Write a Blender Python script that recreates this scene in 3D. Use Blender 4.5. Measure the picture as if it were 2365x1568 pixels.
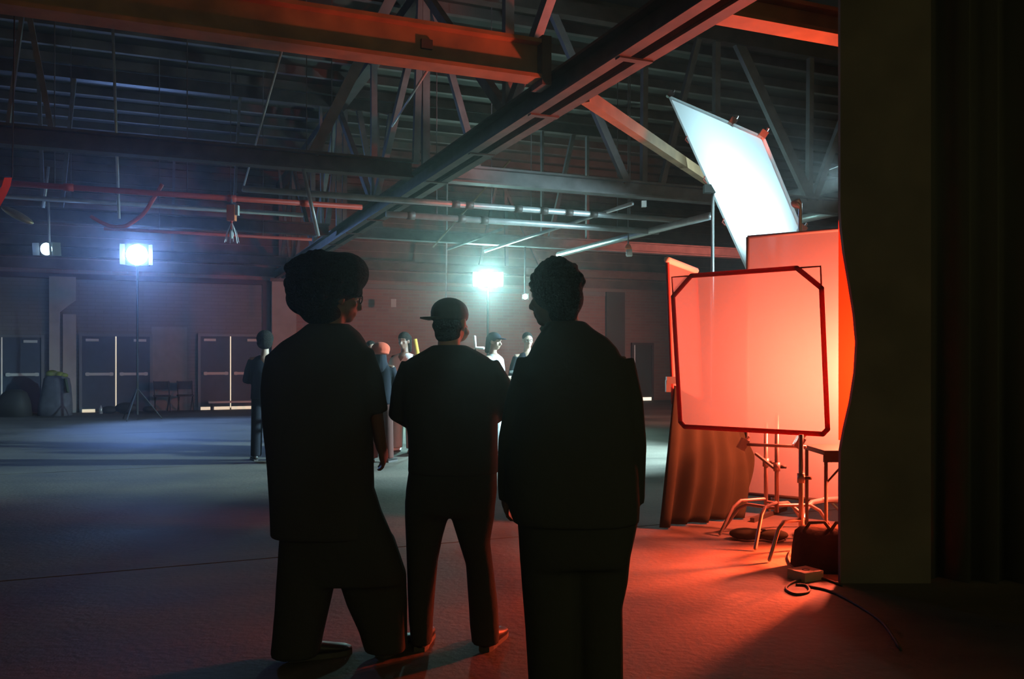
import bpy, bmesh, math, random
from mathutils import Vector, Matrix
random.seed(7)
PI = math.pi
for o in list(bpy.data.objects):
    bpy.data.objects.remove(o)
SC = bpy.context.scene
COL = SC.collection

# ------------------------------------------------------------------ camera, world, exposure
F, CX, HY, EYE = 2000.0, 1182.5, 829.0, 1.45          # focal length in pixels, principal column, horizon row, eye height
cam = bpy.data.cameras.new('camera')
cam.sensor_fit = 'HORIZONTAL'; cam.sensor_width = 36.0
cam.lens = F / 2365.0 * 36.0
cam.shift_y = 45.0 / 2365.0
cam.clip_start = 0.05; cam.clip_end = 200
camo = bpy.data.objects.new('camera', cam); COL.objects.link(camo)
camo.location = (0, 0, EYE); camo.rotation_euler = (PI / 2, 0, 0)
SC.camera = camo
w = bpy.data.worlds.new('night_ambient'); SC.world = w; w.use_nodes = True
w.node_tree.nodes['Background'].inputs[0].default_value = (1.0, 0.95, 0.38, 1)
w.node_tree.nodes['Background'].inputs[1].default_value = 0.20
vs = SC.view_settings
vs.view_transform = 'Standard'; vs.look = 'None'; vs.gamma = 1.0; vs.use_curve_mapping = False
vs.exposure = 0.0
SC.cycles.max_bounces = 4; SC.cycles.diffuse_bounces = 2; SC.cycles.glossy_bounces = 2; SC.cycles.volume_bounces = 0; SC.cycles.use_adaptive_sampling = True; SC.cycles.adaptive_threshold = 0.05; SC.cycles.light_sampling_threshold = 0.03; SC.cycles.transparent_max_bounces = 8
SC.cycles.use_denoising = True
SC.cycles.sample_clamp_indirect = 4.0

LIGHT = dict(red=780, added_red_floor=2000, key=700, blue=1500, cyan=2600, small=30, side=11500, added_back_red=2600)

# ------------------------------------------------------------------ coordinates
TH = math.atan(0.417)
CT, ST = math.cos(TH), math.sin(TH)
def W(a, b, z):                      # building axes (a along the back wall, b towards it) to world
    return Vector((a * CT - b * ST, a * ST + b * CT, z))
def P(x, y, Y):                      # picture point at a given distance
    return Vector(((x - CX) * Y / F, Y, EYE - (y - HY) * Y / F))
def onb(x, y, b):                    # picture point on the vertical plane b = const -> (a, z)
    t = (x - CX) / F; Y = b / (CT - t * ST)
    return Y * (t * CT + ST), EYE - (y - HY) * Y / F
def ona(x, y, a):
    t = (x - CX) / F; Y = a / (t * CT + ST)
    return Y * (CT - t * ST), EYE - (y - HY) * Y / F
def onz(x, y, z):
    Y = (EYE - z) * F / (y - HY)
    return Vector(((x - CX) * Y / F, Y, z))

# ------------------------------------------------------------------ materials
MATS = {}
def mat(name, col, rough=0.7, metal=0.0, var=0.0, scale=6.0, bump=0.0, bscale=40.0, spec=0.5):
    if name in MATS: return MATS[name]
    m = bpy.data.materials.new(name); m.use_nodes = True
    nt = m.node_tree; bs = nt.nodes['Principled BSDF']
    bs.inputs['Base Color'].default_value = (*col, 1)
    bs.inputs['Roughness'].default_value = rough
    bs.inputs['Metallic'].default_value = metal
    bs.inputs['Specular IOR Level'].default_value = spec
    tc = nt.nodes.new('ShaderNodeTexCoord')
    if var > 0:
        n = nt.nodes.new('ShaderNodeTexNoise'); n.inputs['Scale'].default_value = scale; n.inputs['Detail'].default_value = 6
        nt.links.new(tc.outputs['Object'], n.inputs['Vector'])
        r = nt.nodes.new('ShaderNodeValToRGB')
        r.color_ramp.elements[0].position = 0.3; r.color_ramp.elements[1].position = 0.72
        r.color_ramp.elements[0].color = (*[c * (1 - var) for c in col], 1)
        r.color_ramp.elements[1].color = (*[min(1, c * (1 + var)) for c in col], 1)
        nt.links.new(n.outputs['Fac'], r.inputs['Fac']); nt.links.new(r.outputs['Color'], bs.inputs['Base Color'])
    if bump > 0:
        n2 = nt.nodes.new('ShaderNodeTexNoise'); n2.inputs['Scale'].default_value = bscale; n2.inputs['Detail'].default_value = 4
        nt.links.new(tc.outputs['Object'], n2.inputs['Vector'])
        b = nt.nodes.new('ShaderNodeBump'); b.inputs['Strength'].default_value = bump; b.inputs['Distance'].default_value = 0.02
        nt.links.new(n2.outputs['Fac'], b.inputs['Height']); nt.links.new(b.outputs['Normal'], bs.inputs['Normal'])
    MATS[name] = m
    return m
def emat(name, col, strength):
    if name in MATS: return MATS[name]
    m = bpy.data.materials.new(name); m.use_nodes = True
    bs = m.node_tree.nodes['Principled BSDF']
    bs.inputs['Base Color'].default_value = (*col, 1)
    bs.inputs['Emission Color'].default_value = (*col, 1); bs.inputs['Emission Strength'].default_value = strength
    MATS[name] = m
    return m
def silk(name, col, trans, clear=0.0, weave=260.0):   # thin diffusion cloth: part passes, part scatters light
    m = bpy.data.materials.new(name); m.use_nodes = True
    nt = m.node_tree; nt.nodes.remove(nt.nodes['Principled BSDF'])
    out = nt.nodes['Material Output']
    d = nt.nodes.new('ShaderNodeBsdfDiffuse'); d.inputs['Color'].default_value = (*col, 1)
    t = nt.nodes.new('ShaderNodeBsdfTranslucent'); t.inputs['Color'].default_value = (*col, 1)
    mx = nt.nodes.new('ShaderNodeMixShader'); mx.inputs[0].default_value = trans
    nt.links.new(d.outputs[0], mx.inputs[1]); nt.links.new(t.outputs[0], mx.inputs[2])
    last = mx
    if clear > 0:
        tr = nt.nodes.new('ShaderNodeBsdfTransparent')
        m2 = nt.nodes.new('ShaderNodeMixShader'); m2.inputs[0].default_value = clear
        nt.links.new(mx.outputs[0], m2.inputs[1]); nt.links.new(tr.outputs[0], m2.inputs[2]); last = m2
    nt.links.new(last.outputs[0], out.inputs['Surface'])
    MATS[name] = m
    return m

def floor_material():
    m = bpy.data.materials.new('worn_concrete'); m.use_nodes = True
    nt = m.node_tree; bs = nt.nodes['Principled BSDF']
    geo = nt.nodes.new('ShaderNodeNewGeometry')
    mp = nt.nodes.new('ShaderNodeMapping'); mp.inputs['Rotation'].default_value = (0, 0, -TH); mp.inputs['Scale'].default_value = (0.45, 1.0, 1)
    nt.links.new(geo.outputs['Position'], mp.inputs['Vector'])
    n = nt.nodes.new('ShaderNodeTexNoise'); n.inputs['Scale'].default_value = 0.9; n.inputs['Detail'].default_value = 8; n.inputs['Roughness'].default_value = 0.62
    nt.links.new(mp.outputs[0], n.inputs['Vector'])
    r = nt.nodes.new('ShaderNodeValToRGB')
    r.color_ramp.elements[0].position = 0.33; r.color_ramp.elements[0].color = (0.055, 0.047, 0.035, 1)
    r.color_ramp.elements[1].position = 0.68; r.color_ramp.elements[1].color = (0.17, 0.142, 0.108, 1)
    nt.links.new(n.outputs['Fac'], r.inputs['Fac']); nt.links.new(r.outputs[0], bs.inputs['Base Color'])
    rr = nt.nodes.new('ShaderNodeMapRange'); rr.inputs['To Min'].default_value = 0.55; rr.inputs['To Max'].default_value = 0.85
    nt.links.new(n.outputs['Fac'], rr.inputs['Value']); nt.links.new(rr.outputs[0], bs.inputs['Roughness'])
    n2 = nt.nodes.new('ShaderNodeTexNoise'); n2.inputs['Scale'].default_value = 22; n2.inputs['Detail'].default_value = 6
    nt.links.new(geo.outputs['Position'], n2.inputs['Vector'])
    b = nt.nodes.new('ShaderNodeBump'); b.inputs['Strength'].default_value = 0.25; b.inputs['Distance'].default_value = 0.02
    nt.links.new(n2.outputs['Fac'], b.inputs['Height']); nt.links.new(b.outputs[0], bs.inputs['Normal'])
    return m
def brick_material(name, c1, c2, cm):
    m = bpy.data.materials.new(name); m.use_nodes = True
    nt = m.node_tree; bs = nt.nodes['Principled BSDF']; bs.inputs['Roughness'].default_value = 0.9
    geo = nt.nodes.new('ShaderNodeNewGeometry')
    mp = nt.nodes.new('ShaderNodeMapping'); mp.inputs['Rotation'].default_value = (0, 0, -TH)
    nt.links.new(geo.outputs['Position'], mp.inputs['Vector'])
    sx = nt.nodes.new('ShaderNodeSeparateXYZ'); cx = nt.nodes.new('ShaderNodeCombineXYZ')
    nt.links.new(mp.outputs[0], sx.inputs[0]); nt.links.new(sx.outputs['X'], cx.inputs['X']); nt.links.new(sx.outputs['Z'], cx.inputs['Y'])
    bt = nt.nodes.new('ShaderNodeTexBrick'); bt.inputs['Scale'].default_value = 1.0
    bt.inputs['Brick Width'].default_value = 0.4; bt.inputs['Row Height'].default_value = 0.1; bt.inputs['Mortar Size'].default_value = 0.012
    bt.inputs['Color1'].default_value = (*c1, 1); bt.inputs['Color2'].default_value = (*c2, 1); bt.inputs['Mortar'].default_value = (*cm, 1)
    nt.links.new(cx.outputs[0], bt.inputs['Vector']); nt.links.new(bt.outputs['Color'], bs.inputs['Base Color'])
    return m

M_FLOOR = floor_material()
M_BRICK = brick_material('red_brown_brick', (0.42, 0.24, 0.20), (0.35, 0.20, 0.17), (0.36, 0.28, 0.25))
M_BLOCK = brick_material('painted_block', (0.27, 0.25, 0.25), (0.24, 0.225, 0.225), (0.22, 0.21, 0.2))
M_PALE = mat('pale_plaster', (0.55, 0.52, 0.5), 0.9, var=0.12, scale=3)
M_DKREC = mat('dark_maroon_paint', (0.10, 0.05, 0.05), 0.8)
M_DECK = mat('roof_deck_wood', (0.055, 0.04, 0.03), 0.9, var=0.35, scale=2)
M_JOIST = mat('roof_joist_wood', (0.15, 0.115, 0.10), 0.85, var=0.3, scale=3)
M_BOARD = mat('upper_wall_board', (0.20, 0.13, 0.10), 0.9, var=0.4, scale=2)
M_STEEL = mat('grey_truss_steel', (0.20, 0.175, 0.175), 0.6, 0.2, var=0.25, scale=5)
M_DSTEEL = mat('dark_girder_steel', (0.10, 0.075, 0.065), 0.55, 0.3, var=0.3, scale=5)
M_IBEAM = mat('rusty_beam_steel', (0.27, 0.16, 0.08), 0.65, 0.1, var=0.3, scale=4)
M_PIPE = mat('galvanised_pipe', (0.62, 0.62, 0.62), 0.4, 0.5, var=0.15, scale=6)
M_REDPIPE = mat('red_pipe_paint', (0.62, 0.06, 0.03), 0.5)
M_BLACK = mat('black_paint', (0.035, 0.032, 0.025), 0.7)
M_COLUMN = mat('dark_column_paint', (0.13, 0.105, 0.085), 0.8, var=0.2, scale=3)
M_DRAPE = mat('black_drape_cloth', (0.08, 0.075, 0.065), 1.0, spec=0.1)
M_CHROME = mat('stand_chrome', (0.72, 0.70, 0.68), 0.3, 0.85)
M_DOOR = mat('slate_blue_door', (0.09, 0.11, 0.16), 0.6, var=0.1)
M_FRAME = mat('door_frame_steel', (0.26, 0.27, 0.30), 0.5, 0.3)
M_BAR = mat('panic_bar_steel', (0.80, 0.82, 0.82), 0.45, 0.0)
M_GAP = emat('daylight_through_gap', (1.0, 0.86, 0.62), 0.75)
M_GAPDIM = emat('dim_daylight_through_gap', (0.9, 0.85, 0.8), 0.16)
M_REDFRAME = mat('red_frame_tube', (0.40, 0.06, 0.04), 0.6)
M_TOPWHITE = mat('plain_white', (0.85, 0.83, 0.78), 0.8)
M_FLOPPY = mat('brown_duvetyne_cloth', (0.032, 0.035, 0.02), 1.0, spec=0.1, var=0.2, scale=3)

# ------------------------------------------------------------------ mesh helpers
class MB:
    def __init__(s): s.v = []; s.f = []
    def add(s, vs_, fs):
        o = len(s.v); s.v += [Vector(p) for p in vs_]; s.f += [[i + o for i in f] for f in fs]; return s
    def hexa(s, p):                   # 8 corners: 0-3 bottom loop, 4-7 top loop
        return s.add(p, [(3, 2, 1, 0), (4, 5, 6, 7), (0, 1, 5, 4), (1, 2, 6, 5), (2, 3, 7, 6), (3, 0, 4, 7)])
    def box(s, c, h, R=None):
        c = Vector(c); pts = []
        for z in (-1, 1):
            for x, y in ((-1, -1), (1, -1), (1, 1), (-1, 1)):
                d = Vector((x * h[0], y * h[1], z * h[2]))
                pts.append(c + (R @ d if R else d))
        return s.hexa(pts)
    def bbox(s, a0, a1, b0, b1, z0, z1):   # box in building axes
        return s.hexa([W(a0, b0, z0), W(a1, b0, z0), W(a1, b1, z0), W(a0, b1, z0), W(a0, b0, z1), W(a1, b0, z1), W(a1, b1, z1), W(a0, b1, z1)])
    def bar(s, p0, p1, wd, ht, up=(0, 0, 1)):
        p0, p1 = Vector(p0), Vector(p1); d = (p1 - p0).normalized(); up = Vector(up)
        sd = d.cross(up)
        if sd.length < 1e-4: sd = d.cross(Vector((CT, ST, 0)))
        sd.normalize(); u2 = sd.cross(d).normalized()
        a, b = sd * wd / 2, u2 * ht / 2
        return s.hexa([p0 - a - b, p0 + a - b, p1 + a - b, p1 - a - b, p0 - a + b, p0 + a + b, p1 + a + b, p1 - a + b])
    def tube(s, pts, r, n=8, cap=0):
        pts = [Vector(p) for p in pts]; m = len(pts)
        rr = list(r) if isinstance(r, (list, tuple)) else [r] * m
        if cap:                         # rounded ends
            d0 = (pts[0] - pts[1]).normalized(); d1 = (pts[-1] - pts[-2]).normalized()
            h0 = [(pts[0] + d0 * rr[0] * k, rr[0] * q) for k, q in ((0.95, 0.3), (0.75, 0.66), (0.4, 0.92))]
            h1 = [(pts[-1] + d1 * rr[-1] * k, rr[-1] * q) for k, q in ((0.4, 0.92), (0.75, 0.66), (0.95, 0.3))]
            pts = [p for p, _ in h0] + pts + [p for p, _ in h1]; rr = [q for _, q in h0] + rr + [q for _, q in h1]; m = len(pts)
        vs_, fs = [], []
        t = (pts[1] - pts[0]).normalized()
        nrm = t.orthogonal().normalized()
        for i in range(m):
            if i == 0: t2 = pts[1] - pts[0]
            elif i == m - 1: t2 = pts[-1] - pts[-2]
            else: t2 = (pts[i + 1] - pts[i]).normalized() + (pts[i] - pts[i - 1]).normalized()
            if t2.length < 1e-6: t2 = t
            t2 = t2.normalized()
            nrm = (nrm - t2 * nrm.dot(t2)).normalized(); bn = t2.cross(nrm); t = t2
            for k in range(n):
                an = 2 * PI * k / n
                vs_.append(pts[i] + (nrm * math.cos(an) + bn * math.sin(an)) * rr[i])
        for i in range(m - 1):
            for k in range(n):
                fs.append((i * n + k, i * n + (k + 1) % n, (i + 1) * n + (k + 1) % n, (i + 1) * n + k))
        fs.append(tuple(reversed(range(n)))); fs.append(tuple((m - 1) * n + k for k in range(n)))
        return s.add(vs_, fs)
    def lathe(s, c, prof, axis=(0, 0, 1), n=16):      # profile (radius, height along axis)
        c = Vector(c); R = Vector((0, 0, 1)).rotation_difference(Vector(axis).normalized()).to_matrix()
        vs_, fs = [], []
        for r, h in prof:
            for k in range(n):
                an = 2 * PI * k / n
                vs_.append(c + R @ Vector((max(r, 1e-4) * math.cos(an), max(r, 1e-4) * math.sin(an), h)))
        m = len(prof)
        for i in range(m - 1):
            for k in range(n):
                fs.append((i * n + k, i * n + (k + 1) % n, (i + 1) * n + (k + 1) % n, (i + 1) * n + k))
        fs.append(tuple(reversed(range(n)))); fs.append(tuple((m - 1) * n + k for k in range(n)))
        return s.add(vs_, fs)
    def ell(s, c, r, R=None, n=16, m=10):
        c = Vector(c); vs_, fs = [], []
        for i in range(m + 1):
            ph = -PI / 2 + PI * i / m; ph = max(-PI / 2 + 0.03, min(PI / 2 - 0.03, ph))
            for k in range(n):
                an = 2 * PI * k / n
                d = Vector((r[0] * math.cos(ph) * math.cos(an), r[1] * math.cos(ph) * math.sin(an), r[2] * math.sin(ph)))
                vs_.append(c + (R @ d if R else d))
        for i in range(m):
            for k in range(n):
                fs.append((i * n + k, i * n + (k + 1) % n, (i + 1) * n + (k + 1) % n, (i + 1) * n + k))
        fs.append(tuple(reversed(range(n)))); fs.append(tuple(m * n + k for k in range(n)))
        return s.add(vs_, fs)
    def stack(s, rows, n=28, e=2.5):       # rows (z, x0, x1, half depth, depth centre), any order
        rows = sorted(rows, key=lambda q: q[0]); vs_, fs = [], []
        for z, x0, x1, hd, dc in rows:
            for k in range(n):
                an = 2 * PI * k / n; c, s_ = math.cos(an), math.sin(an)
                px = (abs(c) ** (2 / e)) * (1 if c >= 0 else -1); py = (abs(s_) ** (2 / e)) * (1 if s_ >= 0 else -1)
                vs_.append(Vector(((x0 + x1) / 2 + px * (x1 - x0) / 2, dc + py * hd, z)))
        m = len(rows)
        for i in range(m - 1):
            for k in range(n):
                fs.append((i * n + k, i * n + (k + 1) % n, (i + 1) * n + (k + 1) % n, (i + 1) * n + k))
        fs.append(tuple(reversed(range(n)))); fs.append(tuple((m - 1) * n + k for k in range(n)))
        return s.add(vs_, fs)
    def build(s, name, m, parent=None, smooth=False):
        off = Vector((0, 0, 0)); q_ = parent
        while q_ is not None and not q_.get('_local'):
            off = off + q_.location; q_ = q_.parent
        me = bpy.data.meshes.new(name); me.from_pydata([p - off for p in s.v], [], s.f); me.update()
        me.materials.append(m)
        if smooth: me.polygons.foreach_set('use_smooth', [True] * len(me.polygons))
        o = bpy.data.objects.new(name, me); COL.objects.link(o)
        if parent is not None: o.parent = parent
        return o
def tag(o, label=None, cat=None, group=None, kind=None):
    if label: o['label'] = label
    if cat: o['category'] = cat
    if group: o['group'] = group
    if kind: o['kind'] = kind
    return o
def empty(name, loc, label=None, cat=None, group=None, kind=None, rz=0):
    o = bpy.data.objects.new(name, None); COL.objects.link(o)
    o.location = loc; o.rotation_euler = (0, 0, rz)
    o.matrix_world = Matrix.Translation(Vector(loc)) @ Matrix.Rotation(rz, 4, 'Z')
    return tag(o, label, cat, group, kind)
def light(name, kind, loc, energy, col, aim=None, size=0.1, spot=60, blend=0.5, parent=None):
    l = bpy.data.lights.new(name, kind); l.energy = energy; l.color = col
    if kind == 'SPOT': l.spot_size = math.radians(spot); l.spot_blend = blend; l.shadow_soft_size = size
    elif kind == 'POINT': l.shadow_soft_size = size
    else: l.size = size
    o = bpy.data.objects.new(name, l); COL.objects.link(o); o.location = loc
    if aim is not None: o.rotation_euler = (Vector(aim) - Vector(loc)).to_track_quat('-Z', 'Y').to_euler()
    if parent is not None:
        o.parent = parent; o.location = Vector(loc) - parent.matrix_world.translation
    return o

# ================================================================== THE HALL
A0, A1, B0, BW, ZR = -7.0, 30.0, -5.0, 26.2, 6.9
SZ = 3.75                                     # top of the brick, foot of the boarded upper wall
fl = MB().bbox(A0, A1, B0, BW + 0.4, -0.3, -0.03).build('floor', mat('floor_joint_filler', (0.03, 0.025, 0.02), 1.0))
tag(fl, 'worn bare concrete floor of the big hall', 'floor', kind='structure')
edges = [B0, 0.5, 6.5, 12.5, 18.5, BW + 0.05]
for i in range(5):
    MB().bbox(A0, A1, edges[i] + 0.012, edges[i + 1] - 0.012, -0.1, 0.0).build('slab', M_FLOOR, fl)

# back wall: bays of brick / block between pilasters
wb = MB().bbox(A0, A1, BW + 0.02, BW + 0.4, 0, ZR).build('wall_back', M_BRICK)
tag(wb, 'long back wall of painted block and red-brown brick', 'wall', kind='structure')
def wa(x): return onb(x, 900, BW)[0]
def wz(x, y): return onb(x, y, BW)[1]
MB().bbox(A0, wa(606), BW - 0.0, BW + 0.03, 0.0, SZ).build('block_bay', M_BLOCK, wb)
MB().bbox(wa(350), wa(432), BW - 0.012, BW + 0.02, 0.0, 2.35).build('pale_patch', mat('faded_paint', (0.34, 0.34, 0.33), 0.9, var=0.1), wb)
MB().bbox(wa(606), wa(624), BW - 0.03, BW + 0.03, 0.0, SZ).build('recess_shade_strip', M_DKREC, wb)  # flat strip; the recess and its shade are put into the dark colour
MB().bbox(wa(1398), wa(1440), BW - 0.10, BW + 0.03, 0.0, SZ).build('pilaster', M_DKREC, wb)
k = 0
z = SZ + 0.12
while z < ZR - 0.1:                            # boarded upper wall, board by board
    off = 0.012 * ((k * 7) % 3)
    MB().bbox(A0, A1, BW - 0.03 - off, BW + 0.03, z, z + 0.27).build('board', M_BOARD, wb)
    z += 0.30; k += 1
tr = MB().bbox(wa(640), wa(1395), BW - 0.10, BW + 0.02, SZ - 0.14, SZ).build('trim_1', mat('ledge_grey', (0.3, 0.26, 0.25), 0.8))
tag(tr, 'grey ledge along the top of the red-brown brick wall', 'ledge', kind='structure')
tr = MB().bbox(A0, wa(606), BW - 0.10, BW + 0.02, SZ - 0.14, SZ).build('trim_2', M_DKREC)
tag(tr, 'dark ledge along the top of the block wall', 'ledge', kind='structure')
def pilaster(name, x0, x1, ytop, label, bracket=False):
    e = empty(name, W((wa(x0) + wa(x1)) / 2, BW, 0), label, 'pilaster', kind='structure')
    zt = wz((x0 + x1) / 2, ytop); a0, a1 = wa(x0), wa(x1)
    if bracket:
        MB().bbox(a0, a0 + (a1 - a0) * 0.38, BW - 0.16, BW, 0, zt).build('shaft', M_PALE, e)
        MB().bbox(a0 + (a1 - a0) * 0.5, a1, BW - 0.06, BW, 0, zt - 1.0).build('inner_face', M_PALE, e)
        m = MB()
        y0, y1 = BW - 0.18, BW - 0.01
        xs = [(a0, zt - 0.95), (a0 + (a1 - a0) * .38, zt - 0.95), (a1, zt - 0.62), (a1, zt), (a0, zt)]
        n = len(xs)
        m.add([W(a, y0, q) for a, q in xs] + [W(a, y1, q) for a, q in xs],
              [tuple(range(n)), tuple(reversed(range(n, 2 * n)))] + [(i, n + i, n + (i + 1) % n, (i + 1) % n) for i in range(n)])
        m.build('bracket_head', M_PALE, e)
    else:
        MB().bbox(a0, a1, BW - 0.2, BW, 0, zt).build('shaft', M_PALE, e)
        MB().bbox(a0 - 0.05, a1 + 0.05, BW - 0.24, BW, zt, zt + 0.1).build('cap', M_STEEL, e)
    return e
pilaster('wall_pilaster', 115, 176, 640, 'grey pilaster with angled bracket head left of the double doors', True)
pilaster('wall_pilaster', 626, 682, 652, 'pale pilaster on the back wall under the end of the long girder')
# side walls and roof
o = MB().bbox(A0 - 0.3, A0, B0, BW + 0.4, 0, ZR).build('wall_left', M_BLOCK); tag(o, 'plain block side wall of the hall', 'wall', kind='structure')
o = MB().bbox(A1, A1 + 0.3, B0, BW + 0.4, 0, ZR).build('wall_right', M_BRICK); tag(o, 'brick side wall of the hall', 'wall', kind='structure')
ce = MB().bbox(A0, A1, B0, BW + 0.4, ZR, ZR + 0.15).build('ceiling', M_DECK); tag(ce, 'dark timber roof deck above the trusses', 'ceiling', kind='structure')
b = 6.0
joist = None
while b < BW:
    if joist is None:
        joist = MB().bbox(A0, A1, b - 0.05, b + 0.05, ZR - 0.16, ZR).build('joist', M_JOIST, ce); b00 = b
    else:
        j = joist.copy(); COL.objects.link(j); j.location = W(0, b - b00, 0)
    b += 0.95

# doors
def double_door(name, x0, xm, x1, ytop, label, lit=True, gap=(None, None), bars=True):
    a0, am, a1 = wa(x0), wa(xm), wa(x1); zt = wz(xm, ytop)
    e = empty(name, W(am, BW - 0.05, 0), label, 'door', kind='structure')
    for q0, q1 in ((a0, am - 0.012), (am + 0.012, a1)):
        lf = MB().bbox(q0, q1, BW - 0.06, BW - 0.015, 0.03, zt).build('leaf', M_DOOR, e)
        if bars:
            MB().bbox(q0 + 0.08, q1 - 0.05, BW - 0.12, BW - 0.085, 1.0, 1.075).bbox(q0 + 0.1, q0 + 0.17, BW - 0.1, BW - 0.05, 0.99, 1.085).bbox(q1 - 0.14, q1 - 0.07, BW - 0.1, BW - 0.05, 0.99, 1.085).build('panic_bar', M_BAR, lf)
            c = q0 + 0.25 if q0 == a0 else q1 - 0.25
            MB().bbox(c - 0.16, c + 0.16, BW - 0.12, BW - 0.06, zt - 0.14, zt - 0.07).build('door_closer', M_BAR, lf)
    fr = MB().bbox(a0 - 0.07, a0, BW - 0.09, BW, 0, zt + 0.07).bbox(a1, a1 + 0.07, BW - 0.09, BW, 0, zt + 0.07).bbox(a0, a1, BW - 0.09, BW, zt, zt + 0.07)
    fr.build('door_frame', M_FRAME, e)
    MB().bbox(am - 0.015, am + 0.015, BW - 0.07, BW - 0.03, 0.05, zt).build('daylight_gap', M_GAP if lit else M_GAPDIM, e)
    if gap[0] is not None:
        for g0, g1 in gap:
            MB().bbox(wa(g0), wa(g1), BW - 0.075, BW - 0.03, 0.0, 0.085).build('daylight_gap', M_GAP, e)
    return e
double_door('door_1', 190, 268, 346, 777, 'slate double door with lit slit beneath the bright blue lamp', True, [(187, 220)])
double_door('door_2', 463, 532, 604, 777, 'double door with bright panic bars and a bench before it', True, [(463, 487), (494, 530), (534, 602)])
double_door('door_3', -70, 5, 96, 779, 'dim double door left of the grey bracketed pilaster', False)
# single door at far right of the brick
a0, a1 = wa(1462), wa(1502); zt = wz(1482, 797)
e = empty('door_4', W((a0 + a1) / 2, BW - 0.05, 0), 'dark single door with a bright slit of daylight under it', 'door', kind='structure')
MB().bbox(a0, a1, BW - 0.06, BW - 0.015, 0.12, zt).build('leaf', mat('dark_brown_door', (0.07, 0.05, 0.045), 0.7), e)
MB().bbox(a0 - 0.09, a0, BW - 0.09, BW, 0, zt + 0.08).bbox(a1, a1 + 0.09, BW - 0.09, BW, 0, zt + 0.08).bbox(a0, a1, BW - 0.09, BW, zt, zt + 0.08).build('door_frame', M_DKREC, e)
MB().bbox(a0, a1, BW - 0.075, BW - 0.03, 0.0, 0.11).build('daylight_gap', emat('bright_daylight_gap', (1, 0.9, 0.7), 1.4), e)
MB().bbox(a0 + 0.0, a0 + 0.04, BW - 0.08, BW - 0.03, 0.1, zt).build('daylight_gap', M_GAPDIM, e)

# ------------------------------------------------------------------ roof steel
GA = 3.5
def I_beam(mb, f, l0, l1, w_, zb, zt, tf=0.03, tw=0.03):   # f(l, side, z) -> point
    def bx(s0, s1, z0, z1):
        mb.hexa([f(l0, s0, z0), f(l1, s0, z0), f(l1, s1, z0), f(l0, s1, z0), f(l0, s0, z1), f(l1, s0, z1), f(l1, s1, z1), f(l0, s1, z1)])
    bx(-w_ / 2, w_ / 2, zb, zb + tf); bx(-w_ / 2, w_ / 2, zt - tf, zt); bx(-tw / 2, tw / 2, zb + tf, zt - tf)
    return mb
# the long girder towards the back wall
gd = empty('roof_girder', W(GA, 14, 3.8), 'long dark twin-channel girder crossing overhead towards the back wall', 'girder', kind='structure')
for s in (-1, 1):
    m = MB()
    c = GA + s * 0.11
    m.bbox(c - 0.055, c + 0.055, B0 + 0.5, BW, 3.80, 3.825).bbox(c - 0.055, c + 0.055, B0 + 0.5, BW, 4.02, 4.045).bbox(c - s * 0.05 - 0.012, c - s * 0.05 + 0.012, B0 + 0.5, BW, 3.825, 4.02)
    m.build('channel', M_DSTEEL, gd)
b = 4.2
while b < BW - 1:
    MB().bbox(GA - 0.15, GA + 0.15, b - 0.035, b + 0.035, 3.785, 3.80).build('tie_plate', M_DSTEEL, gd)
    MB().bbox(GA + 0.165, GA + 0.195, b + 0.5, b + 0.58, 3.82, 4.0).build('stiffener', M_IBEAM, gd)
    b += 1.7
MB().bbox(GA - 0.1, GA + 0.1, B0 + 0.5, BW, 6.45, 6.62).build('top_chord', M_DSTEEL, gd)
bs_ = [5.5, 8.5, 11.5, 14.5, 17.5, 20.5, 23.5, 26.0]
for i, q in enumerate(bs_):
    MB().bar(W(GA, q, 4.04), W(GA, q, 6.5), 0.1, 0.1).build('web_post', M_STEEL, gd)
    if i + 1 < len(bs_):
        z0, z1 = (4.04, 6.5) if i % 2 else (6.5, 4.04)
        MB().bar(W(GA, q, z0), W(GA, bs_[i + 1], z1), 0.09, 0.12).build('web_diagonal', M_STEEL, gd)
# orange-lit I beam
def fu(bc): return lambda l, s, z: W(l, bc + s, z)
ib = MB(); I_beam(ib, fu(7.14), A0 + 0.2, GA - 0.2, 0.22, 3.96, 4.31, 0.035, 0.025)
o = ib.build('steel_beam', M_IBEAM); tag(o, 'broad rust-coloured steel beam overhead, lit orange, ending at the long girder', 'beam', kind='structure')
h = onb(985, 103, 7.14 - 0.02)
MB().bbox(h[0] - 0.05, h[0] + 0.05, 7.10, 7.13, h[1] - 0.04, h[1] + 0.04).build('bolt_plate', M_BLACK, o)
MB().bbox(GA - 0.28, GA - 0.19, 7.02, 7.26, 3.9, 4.34).build('end_plate', M_DSTEEL, o)
ib = MB(); I_beam(ib, fu(5.1), GA + 0.2, 14, 0.2, 3.86, 4.06, 0.03, 0.02)
o = ib.build('steel_beam', M_IBEAM); tag(o, 'orange-edged steel beam running off right from the girder above the white panel', 'beam', kind='structure')

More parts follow.
